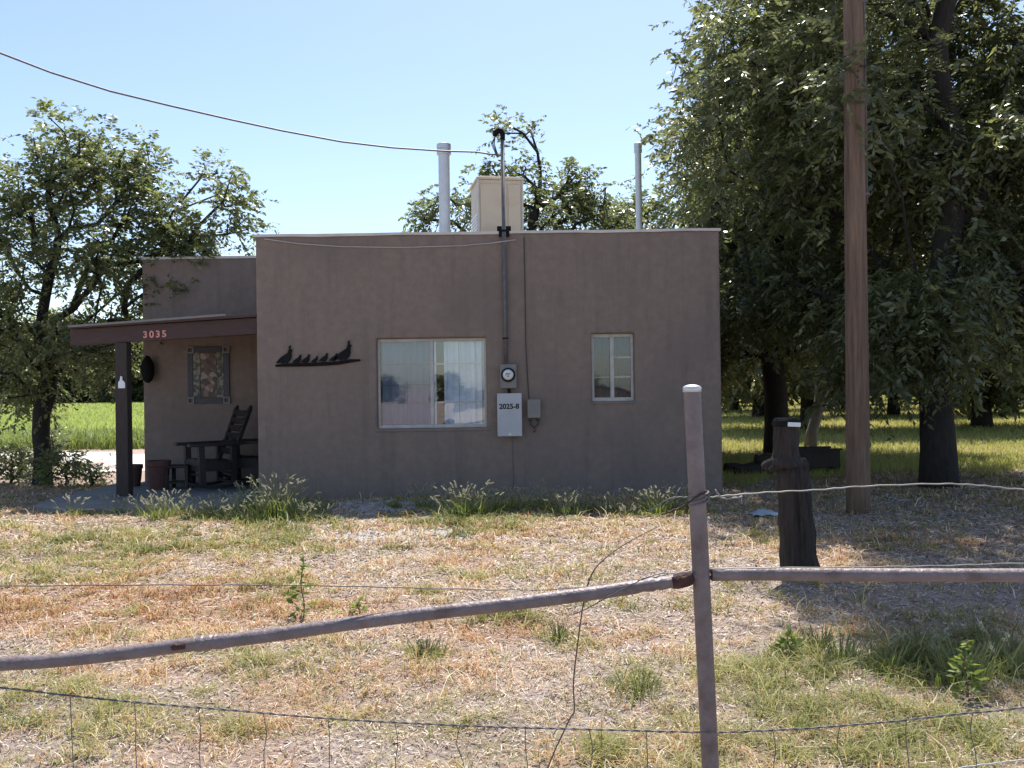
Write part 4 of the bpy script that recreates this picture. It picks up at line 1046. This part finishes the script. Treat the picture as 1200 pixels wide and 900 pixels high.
# far-off wood closing the horizon
def woods(name, X0, X1, Yc, dep, hgt, n, label):
    g = np.random.default_rng(9); X = X0+(X1-X0)*g.random(n); Y = Yc+dep*(g.random(n)-.5)
    top = hgt*(.65+.5*fbm(X, X*0, .09, 5)); Z = top*(1-g.random(n)**1.6*.98)
    P = np.stack([X, Y, Z], 1); a = g.normal(size=(n, 3)); a /= np.linalg.norm(a, axis=1)[:, None]; b2_ = np.cross(a, g.normal(size=(n, 3))); b2_ /= np.linalg.norm(b2_, axis=1)[:, None]
    l = (.5+.6*g.random(n))[:, None]
    v = np.stack([P-a*l, P+b2_*l*.6, P+a*l, P-b2_*l*.6], 1).reshape(-1, 3)
    o = fastmesh(name, v, np.arange(n*4).reshape(-1, 4), M['leaf_pecan'], None, g.random(n)*.8); tag(o, label, 'woods', kind='stuff')
woods('distant_woods', -170, 170, 140, 14, 9, 90000, 'dark far-off wood closing off the view behind field and orchard')

# leaning pale trunk by the trough
qa, qc = gp(947, 528), at(966, 462, 20)
YT = gp(950, 527).y
qa = at(949, 528, YT); 
t = thing('dead_tree_trunk', (qa.x, YT, 0), 'pale leaning bare trunk behind the dark trough', 'tree trunk')
obj('trunk', MB().tube([at(949, 529, YT), at(952, 505, YT), at(959, 480, YT), at(962, 458, YT+.1), at(958, 440, YT+.1)], [.16,.13,.12,.13,.07], 12), M['bark_pale'], t, smooth=True)
obj('branch', MB().tube([at(961, 470, YT), at(972, 452, YT), at(978, 430, YT)], [.08,.06,.04], 8).tube([at(960, 462, YT), at(948, 448, YT-.2)], [.07,.03], 8), M['bark_pale'], t, smooth=True)

# dark trough and logs between the house and the pole
YQ = gp(960, 553).y
a_, b_ = at(936, 527, YQ), at(985, 552, YQ)
t = thing('wooden_trough', ((a_.x+b_.x)/2, YQ, 0), 'low dark board trough standing left of the utility pole', 'trough')
obj('side_board', MB().box(a_.x, b_.x, YQ, YQ+.04, .08, a_.z-.02).box(a_.x, b_.x, YQ+.5, YQ+.54, .08, a_.z-.02).box(a_.x, a_.x+.04, YQ+.041, YQ+.499, .08, a_.z-.02).box(b_.x-.04, b_.x, YQ+.041, YQ+.499, .08, a_.z-.02), M['wood_dark'], t)
obj('top_rim', MB().box(a_.x-.06, b_.x+.02, YQ-.05, YQ+.02, a_.z-.018, a_.z+.015).box(a_.x-.06, b_.x+.02, YQ+.49, YQ+.56, a_.z-.018, a_.z+.015), M['wood_dark'], t)
obj('floor_board', MB().box(a_.x+.041, b_.x-.041, YQ+.041, YQ+.499, .09, .12), M['wood_dark'], t)
for xx_ in (a_.x+.05, b_.x-.05):
    obj('leg', MB().bar((xx_, YQ+.27, -.02), (xx_, YQ+.27, .078), .1, .5, up=(0,1,0)), M['wood_dark'], t)
lgs = [((851,549),(912,545),.10,'longest dark log lying on the ground right of the house'),((862,556),(905,556),.085,'shorter dark log lying in front of the longest one'),((885,541),(915,538),.09,'dark log lying on top at the trunk foot')]
for i, (p0, p1, r_, lb) in enumerate(lgs):
    Yg = gp(p0[0], 558).y-.0+(.22 if i == 0 else (-.1 if i == 1 else .35)); A = at(p0[0], p0[1], Yg); B_ = at(p1[0], p1[1], Yg+.15)
    A.z = r_ if i < 2 else r_*2.7; B_.z = A.z-.01+(.02 if i == 2 else 0)
    pts = [A.lerp(B_, k/6)+Vector((0, .02*math.sin(k*1.9+i), .012*math.sin(k*2.3+i))) for k in range(7)]
    o = obj('fallen_log', MB().tube(pts, [r_*(1+.08*math.sin(k*2.7+i)) for k in range(7)], 12), M['log'], None, smooth=True, origin=A); tag(o, lb, 'log', 'logs lying right of the house')
q = gp(897, 606)
mbq = MB()
vs = []; 
for i in range(8):
    for j in range(6):
        vs.append((q.x-.17+.05*i, q.y-.09+.04*j, .03+.05*math.sin(i*.5)*math.sin(j*.6)+.012*math.sin(i*2.1+j)))
fs = [(i*6+j, (i+1)*6+j, (i+1)*6+j+1, i*6+j+1) for i in range(7) for j in range(5)]
o = obj('plastic_scrap', mbq.add(vs, fs), M['bluecloth'], None, smooth=True, origin=(q.x, q.y, 0)); sm = o.modifiers.new('s', 'SOLIDIFY'); sm.thickness = .01
tag(o, 'crumpled pale blue plastic scrap lying in the shade near the pole', 'plastic scrap')

# ------------------------------------------------------------------ grass and ground cover
def blades(P, h, w, lean, tint, curl=.5, g=rng, phi=None):
    """P (n,3) roots; returns verts, quads, tint for two-segment blades"""
    n = len(P); a = g.random(n)*2*np.pi if phi is None else phi
    d = np.stack([np.cos(a), np.sin(a), np.zeros(n)], 1); a2 = a+np.pi/2+g.normal(size=n)*.5
    s = np.stack([np.cos(a2), np.sin(a2), np.zeros(n)], 1)
    h = h[:, None]; w = w[:, None]; lean = lean[:, None]
    p0 = P; p1 = P+np.array([0, 0, 1])*h*.55+d*lean*h*.35; p2 = P+np.array([0, 0, 1])*h*(1-curl*lean*.5)+d*lean*h*1.05
    v = np.stack([p0-s*w*.5, p0+s*w*.5, p1+s*w*.42, p1-s*w*.42, p2+s*w*.08, p2-s*w*.08], 1).reshape(-1, 3)
    b = np.arange(n)[:, None]*6
    q = np.concatenate([b+np.array([[0, 1, 2, 3]]), b+np.array([[3, 2, 4, 5]])], 1).reshape(-1, 4)
    return v, q, np.repeat(tint, 2)
def scatter(n, y0, y1, pw=1.0, spread=.66, xlim=None):
    u = rng.random(n); y = (y0**(2-pw) + u*(y1**(2-pw)-y0**(2-pw)))**(1/(2-pw)) if pw != 2 else y0*(y1/y0)**u
    x = (rng.random(n)*2-1)*y*spread
    return x, y
def tofacade(x, y):   # true where the ground is open (not house/slab)
    inside = (x > HX0-.02) & (x < HX1+.02) & (y > FY-.01) & (y < BACK+.1)
    slab = (x > -6.55) & (x < HX0) & (y > 11.08) & (y < 14.3)
    slab &= ~(((x < -5.65) & (y < 11.95)) & (np.hypot(x+5.65, y-11.95) > .9))
    wing = (x > WX0) & (x < HX0) & (y > WY) & (y < BACK+.1)
    return ~(inside | slab | wing)

# near yard
n0 = 760000
x, y = scatter(n0, 2.9, 14.5, pw=.55)
k = tofacade(x, y); x, y = x[k], y[k]
g_, o_, b_ = zones(x, y)
cl_ = fbm(x, y, 7, 90); cl2 = vnoise(x, y, 14, 95); clump = np.clip((fbm(x, y*1.6, 2.7, 200)*.6+vnoise(x, y, 8, 210)*.4-.36)*4.2, 0, 1.25)
r1 = rng.random(len(x))
pg = np.clip(.07+g_*1.2, 0, 1)*(.12+1.15*np.clip((cl_-.38)*4, 0, 1))*(.35+.75*clump)
isg = r1 < pg*.62
def emit(name, mask, h, w, lean, tint, m, label, cat):
    P = np.stack([x[mask], y[mask], gheight(x[mask], y[mask])-.004], 1)
    v, q, tt = blades(P, h, w, lean, tint)
    o = fastmesh(name, v, q, m, None, tt); tag(o, label, cat, kind='stuff'); return o
nG = isg.sum()
yy = y[isg]
scale_d = np.clip(yy/6, .7, 1.8)
tallz = np.clip(zonefield([(1100,760,130,40,1),(1040,870,190,40,.8),(330,610,70,20,1),(540,612,60,12,.8),(930,800,90,30,.6)], x[isg], y[isg]), 0, 1)
emit('green_grass', isg, (.018+.052*rng.random(nG)**1.5)*(1+tallz*.7)*(.6+.75*clump[isg])*np.where(rng.random(nG) < .06, 1.9, 1), .0066*scale_d*(.6+.8*rng.random(nG)), .5+rng.random(nG)*1.4, np.clip(.25+.5*rng.random(nG)+.5*(fbm(x[isg], y[isg], 1.7, 120)-.5)-.2*tallz, 0, 1), M['g_green'], 'short green weedy grass growing in patches over the dry yard', 'grass')
pd = np.clip(.42+o_*.85, 0, 1)*(1-b_*.85)*(.3+.85*clump)*(.2+1.1*np.clip((vnoise(x, y, 9, 130)*.5+cl2*.5-.3)*2.5, 0, 1))
isd = (~isg) & (rng.random(len(x)) < pd*.75)
nD = isd.sum(); sd_ = np.clip(y[isd]/6, .7, 1.8)
emit('dry_grass', isd, (.012+.042*rng.random(nD)**1.5)*(.55+.8*clump[isd])*np.where(rng.random(nD) < .05, 2.6, 1), .0058*sd_*(.6+.8*rng.random(nD)), .5+rng.random(nD)*1.1, np.clip(.15+.85*rng.random(nD)-.35*o_[isd]+.15, 0, 1), M['g_dry'], 'dead orange and straw coloured grass stubble across the yard', 'grass')
# flat straw
iss = (~isg) & (~isd) & (rng.random(len(x)) < .25*(1-.35*b_))
nS = iss.sum(); P = np.stack([x[iss], y[iss], gheight(x[iss], y[iss])+.004+.01*rng.random(nS)], 1)
a = rng.random(nS)*np.pi*2; Ls = (.008+.028*rng.random(nS)**2)*np.clip(y[iss]/6, .7, 1.6); ws = .0022*np.clip(y[iss]/5, .7, 2)*(.7+.8*rng.random(nS))
d = np.stack([np.cos(a), np.sin(a), .5*(rng.random(nS)-.3)], 1); s = np.stack([-np.sin(a), np.cos(a), .2*rng.normal(size=nS)], 1)
v = np.stack([P-d*Ls[:, None]-s*ws[:, None], P-d*Ls[:, None]+s*ws[:, None], P+d*Ls[:, None]+s*ws[:, None], P+d*Ls[:, None]-s*ws[:, None]], 1).reshape(-1, 3)
v[:, 2] = np.maximum(v[:, 2], gheight(v[:, 0], v[:, 1])+.001)
o = fastmesh('straw_litter', v, np.arange(nS*4).reshape(-1, 4), M['straw'], None, rng.random(nS)); tag(o, 'loose dead straw and stems lying over bare soil', 'straw litter', kind='stuff')

# pebbles and clods
def stones(name, X, Y, r, m, label, cat):
    n = len(X); base = np.array([(0,0,1),(1,0,.1),(.3,.95,0),(-.8,.6,.1),(-.85,-.5,0),(.3,-.95,.1),(0,0,-.7)], float)
    tri = [(0,1,2,2),(0,2,3,3),(0,3,4,4),(0,4,5,5),(0,5,1,1)]
    Vv = base[None]*r[:, None, None]*(.65+.6*rng.random((n, 7, 3)))
    an = rng.random(n)*6.28; c, s = np.cos(an)[:, None], np.sin(an)[:, None]
    xx_ = Vv[:, :, 0]*c-Vv[:, :, 1]*s; yy_ = Vv[:, :, 0]*s+Vv[:, :, 1]*c
    Vv = np.stack([xx_+X[:, None], yy_+Y[:, None], Vv[:, :, 2]*.65+gheight(X, Y)[:, None]+.1*r[:, None]], 2)
    me = bpy.data.meshes.new(name)
    F = []
    vv = Vv.reshape(-1, 3)
    tr = np.array([(0,1,2),(0,2,3),(0,3,4),(0,4,5),(0,5,1)])
    Fq = (np.arange(n)[:, None, None]*7+tr[None]).reshape(-1, 3)
    kf = len(Fq); me.vertices.add(len(vv)); me.vertices.foreach_set('co', vv.astype(np.float32).ravel()); me.loops.add(kf*3); me.loops.foreach_set('vertex_index', Fq.astype(np.int32).ravel())
    me.polygons.add(kf); me.polygons.foreach_set('loop_start', np.arange(0, 3*kf, 3, dtype=np.int32)); me.update(calc_edges=True); me.materials.append(m)
    o = bpy.data.objects.new(name, me); COL.objects.link(o); tag(o, label, cat, kind='stuff')
X, Y = scatter(26000, 2.9, 14, pw=.6); k = tofacade(X, Y); X, Y = X[k], Y[k]; _, _, bb_ = zones(X, Y); k = rng.random(len(X)) < .25+.75*bb_; X, Y = X[k], Y[k]
stones('soil_clods', X, Y, .003+.018*rng.random(len(X))**4, M['clod'], 'small dirt clods and pebbles scattered on bare soil', 'pebbles')
c = gp(440, 600); n = 9000
X = c.x+rng.normal(size=n)*.6; Y = c.y+.2+rng.normal(size=n)*.42
c2 = gp(470, 628); X2 = c2.x+rng.normal(size=2500)*.7; Y2 = c2.y+rng.normal(size=2500)*.14
X = np.concatenate([X, X2]); Y = np.concatenate([Y, Y2]); k = Y < FY-.02; X, Y = X[k], Y[k]
stones('gravel', X, Y, .008+.022*rng.random(len(X))**2, M['stone'], 'pale gravel heaped at the foot of the house wall', 'gravel')

# orchard and verge grass beyond the yard
def field(name, n, y0, y1, fx0, fx1, hmin, hmax, w, m, label, cat, keep=None, ref=20.):
    u = rng.random(n); Y = y0*(y1/y0)**u; X = fx0(Y)+(fx1(Y)-fx0(Y))*rng.random(n)
    kk = tofacade(X, Y)
    if keep is not None: kk &= keep(X, Y)
    X, Y = X[kk], Y[kk]; n = len(X)
    sc_ = np.clip(Y/ref, .8, 6)
    P = np.stack([X, Y, gheight(X, Y)-.01], 1)
    v, q, tt = blades(P, (hmin+(hmax-hmin)*rng.random(n))*np.clip(sc_, 1, 1.3), w*sc_*(.6+.8*rng.random(n)), .2+.7*rng.random(n), np.clip(.5*rng.random(n)+.5*fbm(X, Y, .5, 150)+.12, 0, 1))
    o = fastmesh(name, v, q, m, None, tt); tag(o, label, cat, kind='stuff')
field('orchard_grass', 150000, 13.2, 120, lambda Y: np.full_like(Y, 3.1), lambda Y: Y*.70, .05, .16, .012, M['g_orch'], 'yellow-green grass on the orchard floor between tree trunks', 'grass',
      keep=lambda X, Y: (fbm(X, Y, .45, 160)+np.clip((Y-14)/8, 0, .5)) > .42)
field('field_crop', 230000, 26, 118, lambda Y: -Y*1.0-4, lambda Y: np.minimum(-2, -Y*.10), .22, .42, .03, M['g_crop'], 'bright green crop filling the sunny field behind the drive', 'crop', ref=30.)
field('field_edge_weeds', 16000, 23.6, 28, lambda Y: -Y*.72-2, lambda Y: np.full_like(Y, -3), .25, .62, .035, M['leaf_weed'], 'taller dark green weeds along the near edge of the field', 'weeds', ref=30.)

# ------------------------------------------------------------------ individual weeds
def foxtail(base, n, hmax, spread, label, group=None, seed=0, name='foxtail_weed', seeds=True, wid=.007):
    g = np.random.default_rng(seed+500); t = thing(name, base, label, 'weed', group)
    P = np.zeros((n*3, 3)); rr = np.abs(g.normal(size=n*3))*spread*.4; an = g.random(n*3)*6.28
    P[:, 0] = rr*np.cos(an); P[:, 1] = rr*np.sin(an)*.6; P[:, 2] = -.02
    h = hmax*(.35+.5*g.random(n*3)); v, q, tt = blades(P, h, wid*(.7+.8*g.random(n*3)), .2+.8*g.random(n*3), .2+.8*g.random(n*3), g=g, phi=an+g.normal(size=n*3)*.7)
    fastmesh('leaves', v, q, M['leaf_weed'], t, tt)
    mb = MB(); VV = []; QQ = []; c = 0
    hv = []; hq = []
    for i in range(n):
        p0 = Vector((rr[i]*math.cos(an[i])*.7, rr[i]*math.sin(an[i])*.5, -.02)); H = hmax*(.6+.45*g.random()); l = .15+.35*g.random()
        dx, dy = math.cos(an[i])*H*l, math.sin(an[i])*H*l*.7
        p1 = p0+Vector((dx*.4, dy*.4, H*.6)); p2 = p0+Vector((dx, dy, H)); p3 = p2+Vector((dx*.35, dy*.3, H*.07*g.normal()+.02))
        VV += [p0, p1, p2]; mb.tube([p0, p1, p2], .0022, 4, cap=False)
        if seeds:
            # bristly head: short spikes round the head axis
            ax = (p3-p2); ln = .03+.035*g.random(); ax.normalize()
            for k in range(16):
                f = k/15; c0 = p2+ax*ln*f; rd = Vector(g.normal(size=3)); rd = (rd-ax*rd.dot(ax)).normalized(); tp = c0+rd*.015*(1-.5*f)+ax*.012; sd2 = ax.cross(rd)*.006
                b0 = len(hv); hv += [c0-sd2, c0+sd2, tp+sd2*.3, tp-sd2*.3]; hq.append((b0, b0+1, b0+2, b0+3))
    mb.shift(Vector(base)); obj('stems', mb, M['g_stem'], t)
    if seeds: fastmesh('seed_heads', np.array([tuple(a_) for a_ in hv]), np.array(hq), M['seed'], t, g.random(len(hq)))
    return t
M['g_stem'] = mat('green_stem', (.12,.15,.05), (.22,.22,.10), 20, .7)
big = [(325,607,60,.52,.5,'tallest clump of seeding foxtail weeds at the left house corner'),(290,600,30,.36,.35,'foxtail clump in front of the rocking chairs right of the tallest chair shadow'),(545,606,45,.42,.4,'tall seeding foxtail clump below the big window right side'),
       (205,603,22,.30,.35,'thin seeding weeds at the front edge of porch slab'),(770,603,40,.32,.5,'foxtail clump against the wall just left of the fence post'),(800,598,30,.34,.4,'seeding weed clump directly behind the fence post wire tie')]
for i, (px, py, n_, h_, sp_, lb) in enumerate(big):
    q = gp(px, py); foxtail((q.x, q.y, float(gheight(q.x, q.y))), n_, h_, sp_, lb, 'foxtail weeds along the house wall', seed=i)
k_ = 0
for px in range(490, 800, 13):
    q = gp(px+random.uniform(-6, 6), 600+random.uniform(-4, 5)); k_ += 1
    foxtail((q.x, q.y, float(gheight(q.x, q.y))), random.randint(12, 26), random.uniform(.14, .36), .34, 'small seeding foxtail weed in the row along the wall base', 'small foxtails in the row along the wall', seed=20+k_)
for px in (168,182,196,212,228,240,252,264,277,300,312,338,350,364,378,140,85):
    q = gp(px, 606+random.uniform(-5, 4)); k_ += 1
    foxtail((q.x, q.y, float(gheight(q.x, q.y))), random.randint(10, 22), random.uniform(.14, .36), .32, 'small seeding foxtail weed before the porch slab', 'small foxtails in front of the porch', seed=20+k_)
tuf = [(500,768,40,.13,.16,'bright green grass tuft in the middle foreground under the bent rail'),(655,748,30,.15,.16,'upright grass tuft just right of the picture centre below the rail'),(750,812,26,.13,.3,'spiky low weed with stiff stems left of the fence post'),
       (1130,800,60,.26,.4,'tall leafy weed clump in the shade at the right'),(1185,790,18,.28,.35,'tall weed clump at the right picture edge'),(1040,790,40,.2,.35,'medium weed clump right of the fence post in shade'),(540,628,26,.14,.3,'broad bright green clump in front of the tall foxtails'),
       (960,760,30,.16,.3,'dim grass tuft inside the tree shadow'),(895,640,18,.18,.2,'yellowing grass tuft left of the log post'),(1080,780,16,.2,.4,'seeding weed clump in the middle of the shaded patch at right'),(985,775,36,.17,.35,'scruffy weed clump near the left part of the shaded patch'),(215,628,20,.12,.3,'low pale weed clump on the sunny strip before the porch')]
for i, (px, py, n_, h_, sp_, lb) in enumerate(tuf):
    q = gp(px, py); foxtail((q.x, q.y, float(gheight(q.x, q.y))), n_, h_, sp_, lb, seed=70+i, name='grass_tuft', seeds=(px in (1080,1185)), wid=.0055)

def stalkplant(px, py, h, label, nl=26, seed=0, spread=.1):
    g = np.random.default_rng(seed); q = gp(px, py); base = (q.x, q.y, float(gheight(q.x, q.y)))
    t = thing('tall_weed', base, label, 'weed')
    b = Vector(base); pts = [b+Vector((.012*math.sin(k*1.2), 0, h*k/7-.02*(k == 0))) for k in range(8)]
    obj('stem', MB().tube(pts, [.006,.006,.005,.005,.004,.004,.003,.002], 6), M['stalk'], t, smooth=True)
    K = nl*3; f = g.random(K); P = np.zeros((K, 3)); P[:, 2] = h*f; P[:, 0] = .012*np.sin(f*8.4)
    an = g.random(K)*6.28; L_ = (.035+.05*g.random(K))*(1.2-.6*f); ld = np.stack([np.cos(an), np.sin(an), .3+.5*g.normal(size=K)], 1); ld /= np.linalg.norm(ld, axis=1)[:, None]
    P[:, :2] += (spread*(1-f)**1.5*g.random(K))[:, None]*ld[:, :2]
    wv = np.cross(ld, g.normal(size=(K, 3))); wv /= np.linalg.norm(wv, axis=1)[:, None]
    m_ = P+ld*(L_*.5)[:, None]; v = np.stack([P, m_+wv*(L_*.22)[:, None], P+ld*L_[:, None], m_-wv*(L_*.22)[:, None]], 1).reshape(-1, 3)
    fastmesh('leaves', v, np.arange(K*4).reshape(-1, 4), M['leaf_weed'], t, g.random(K))
stalkplant(355, 727, .42, 'single tall dark-stemmed weed standing above the bent rail', 34, 1, .22)
stalkplant(1132, 815, .3, 'upright bright leafy weed stalk at the shade edge', 26, 2, .08)
stalkplant(420, 722, .1, 'short pale weed sprig right of the tall dark-stemmed weed', 10, 3, .06)

stalkplant(925, 770, .16, 'small leafy weed near the left edge of the tree shadow', 24, 8, .12)
def shrub(px, py, r, h, label, seed, leaf='leaf_left', n=26, ll=.07):
    q = gp(px, py); b_ = (q.x, q.y, 0)
    build_tree('shrub', b_, .025, .06, [(0, 0, h*.55, r, r*.8, h*.45, n)], leaf, .16, 8, 9, ll, ll*.5, label, 'low shrubs around the left tree', seed=seed, spray_l=.2, cat='shrub')
shrub(14, 566, .5, .62, 'low leafy shrub at the left picture edge', 101)
shrub(78, 570, .45, .7, 'straggly shrub right at the foot of the left tree', 102)
shrub(62, 545, .35, .95, 'taller thin shrub behind the left tree trunk', 103, n=16)
shrub(108, 572, .3, .35, 'smallest reddish-stemmed shrub left of the porch post', 104, n=12, ll=.05)
shrub(30, 560, .3, .5, 'small shrub between the edge shrub and tree trunk', 105, n=12)

# ------------------------------------------------------------------ across the road: what the window glass mirrors
shed = thing('garden_shed', (1.8, -13, 0), 'low pale gabled shed mirrored in the right half of the big window', 'shed')
sw = MB().prism([(-2.6,0),(6.0,0),(6.0,.95),(1.7,2.15),(-2.6,.95)], -17, -13)
obj('wall', sw, M['plaster2'], shed)
sr = MB().prism([(-3.0,.86),(1.7,2.2),(6.4,.86),(6.4,.98),(1.7,2.33),(-3.0,.98)], -17.3, -12.7)
obj('roof', sr, M['shingle'], shed)
obj('door', MB().box(1.2, 2.2, -12.99, -12.95, .02, 1.75), M['wood_dark'], shed)
for i, (x, y) in enumerate(((-16,-48),(-8,-52),(1,-50),(9,-54),(18,-49),(-25,-52))):
    c = copy_tree(proto if i % 2 else proto2); c.location = (x, y*1.7, -6.0); c.rotation_euler.z = i*1.3; c.scale = (1, 1, .8)
    c['label'] = 'dark tree across the road seen mirrored in the window glass'; c['group'] = 'trees across the road'; c.name = 'roadside_tree'
print('polys', sum(len(o.data.polygons) for o in bpy.data.objects if o.type == 'MESH'))
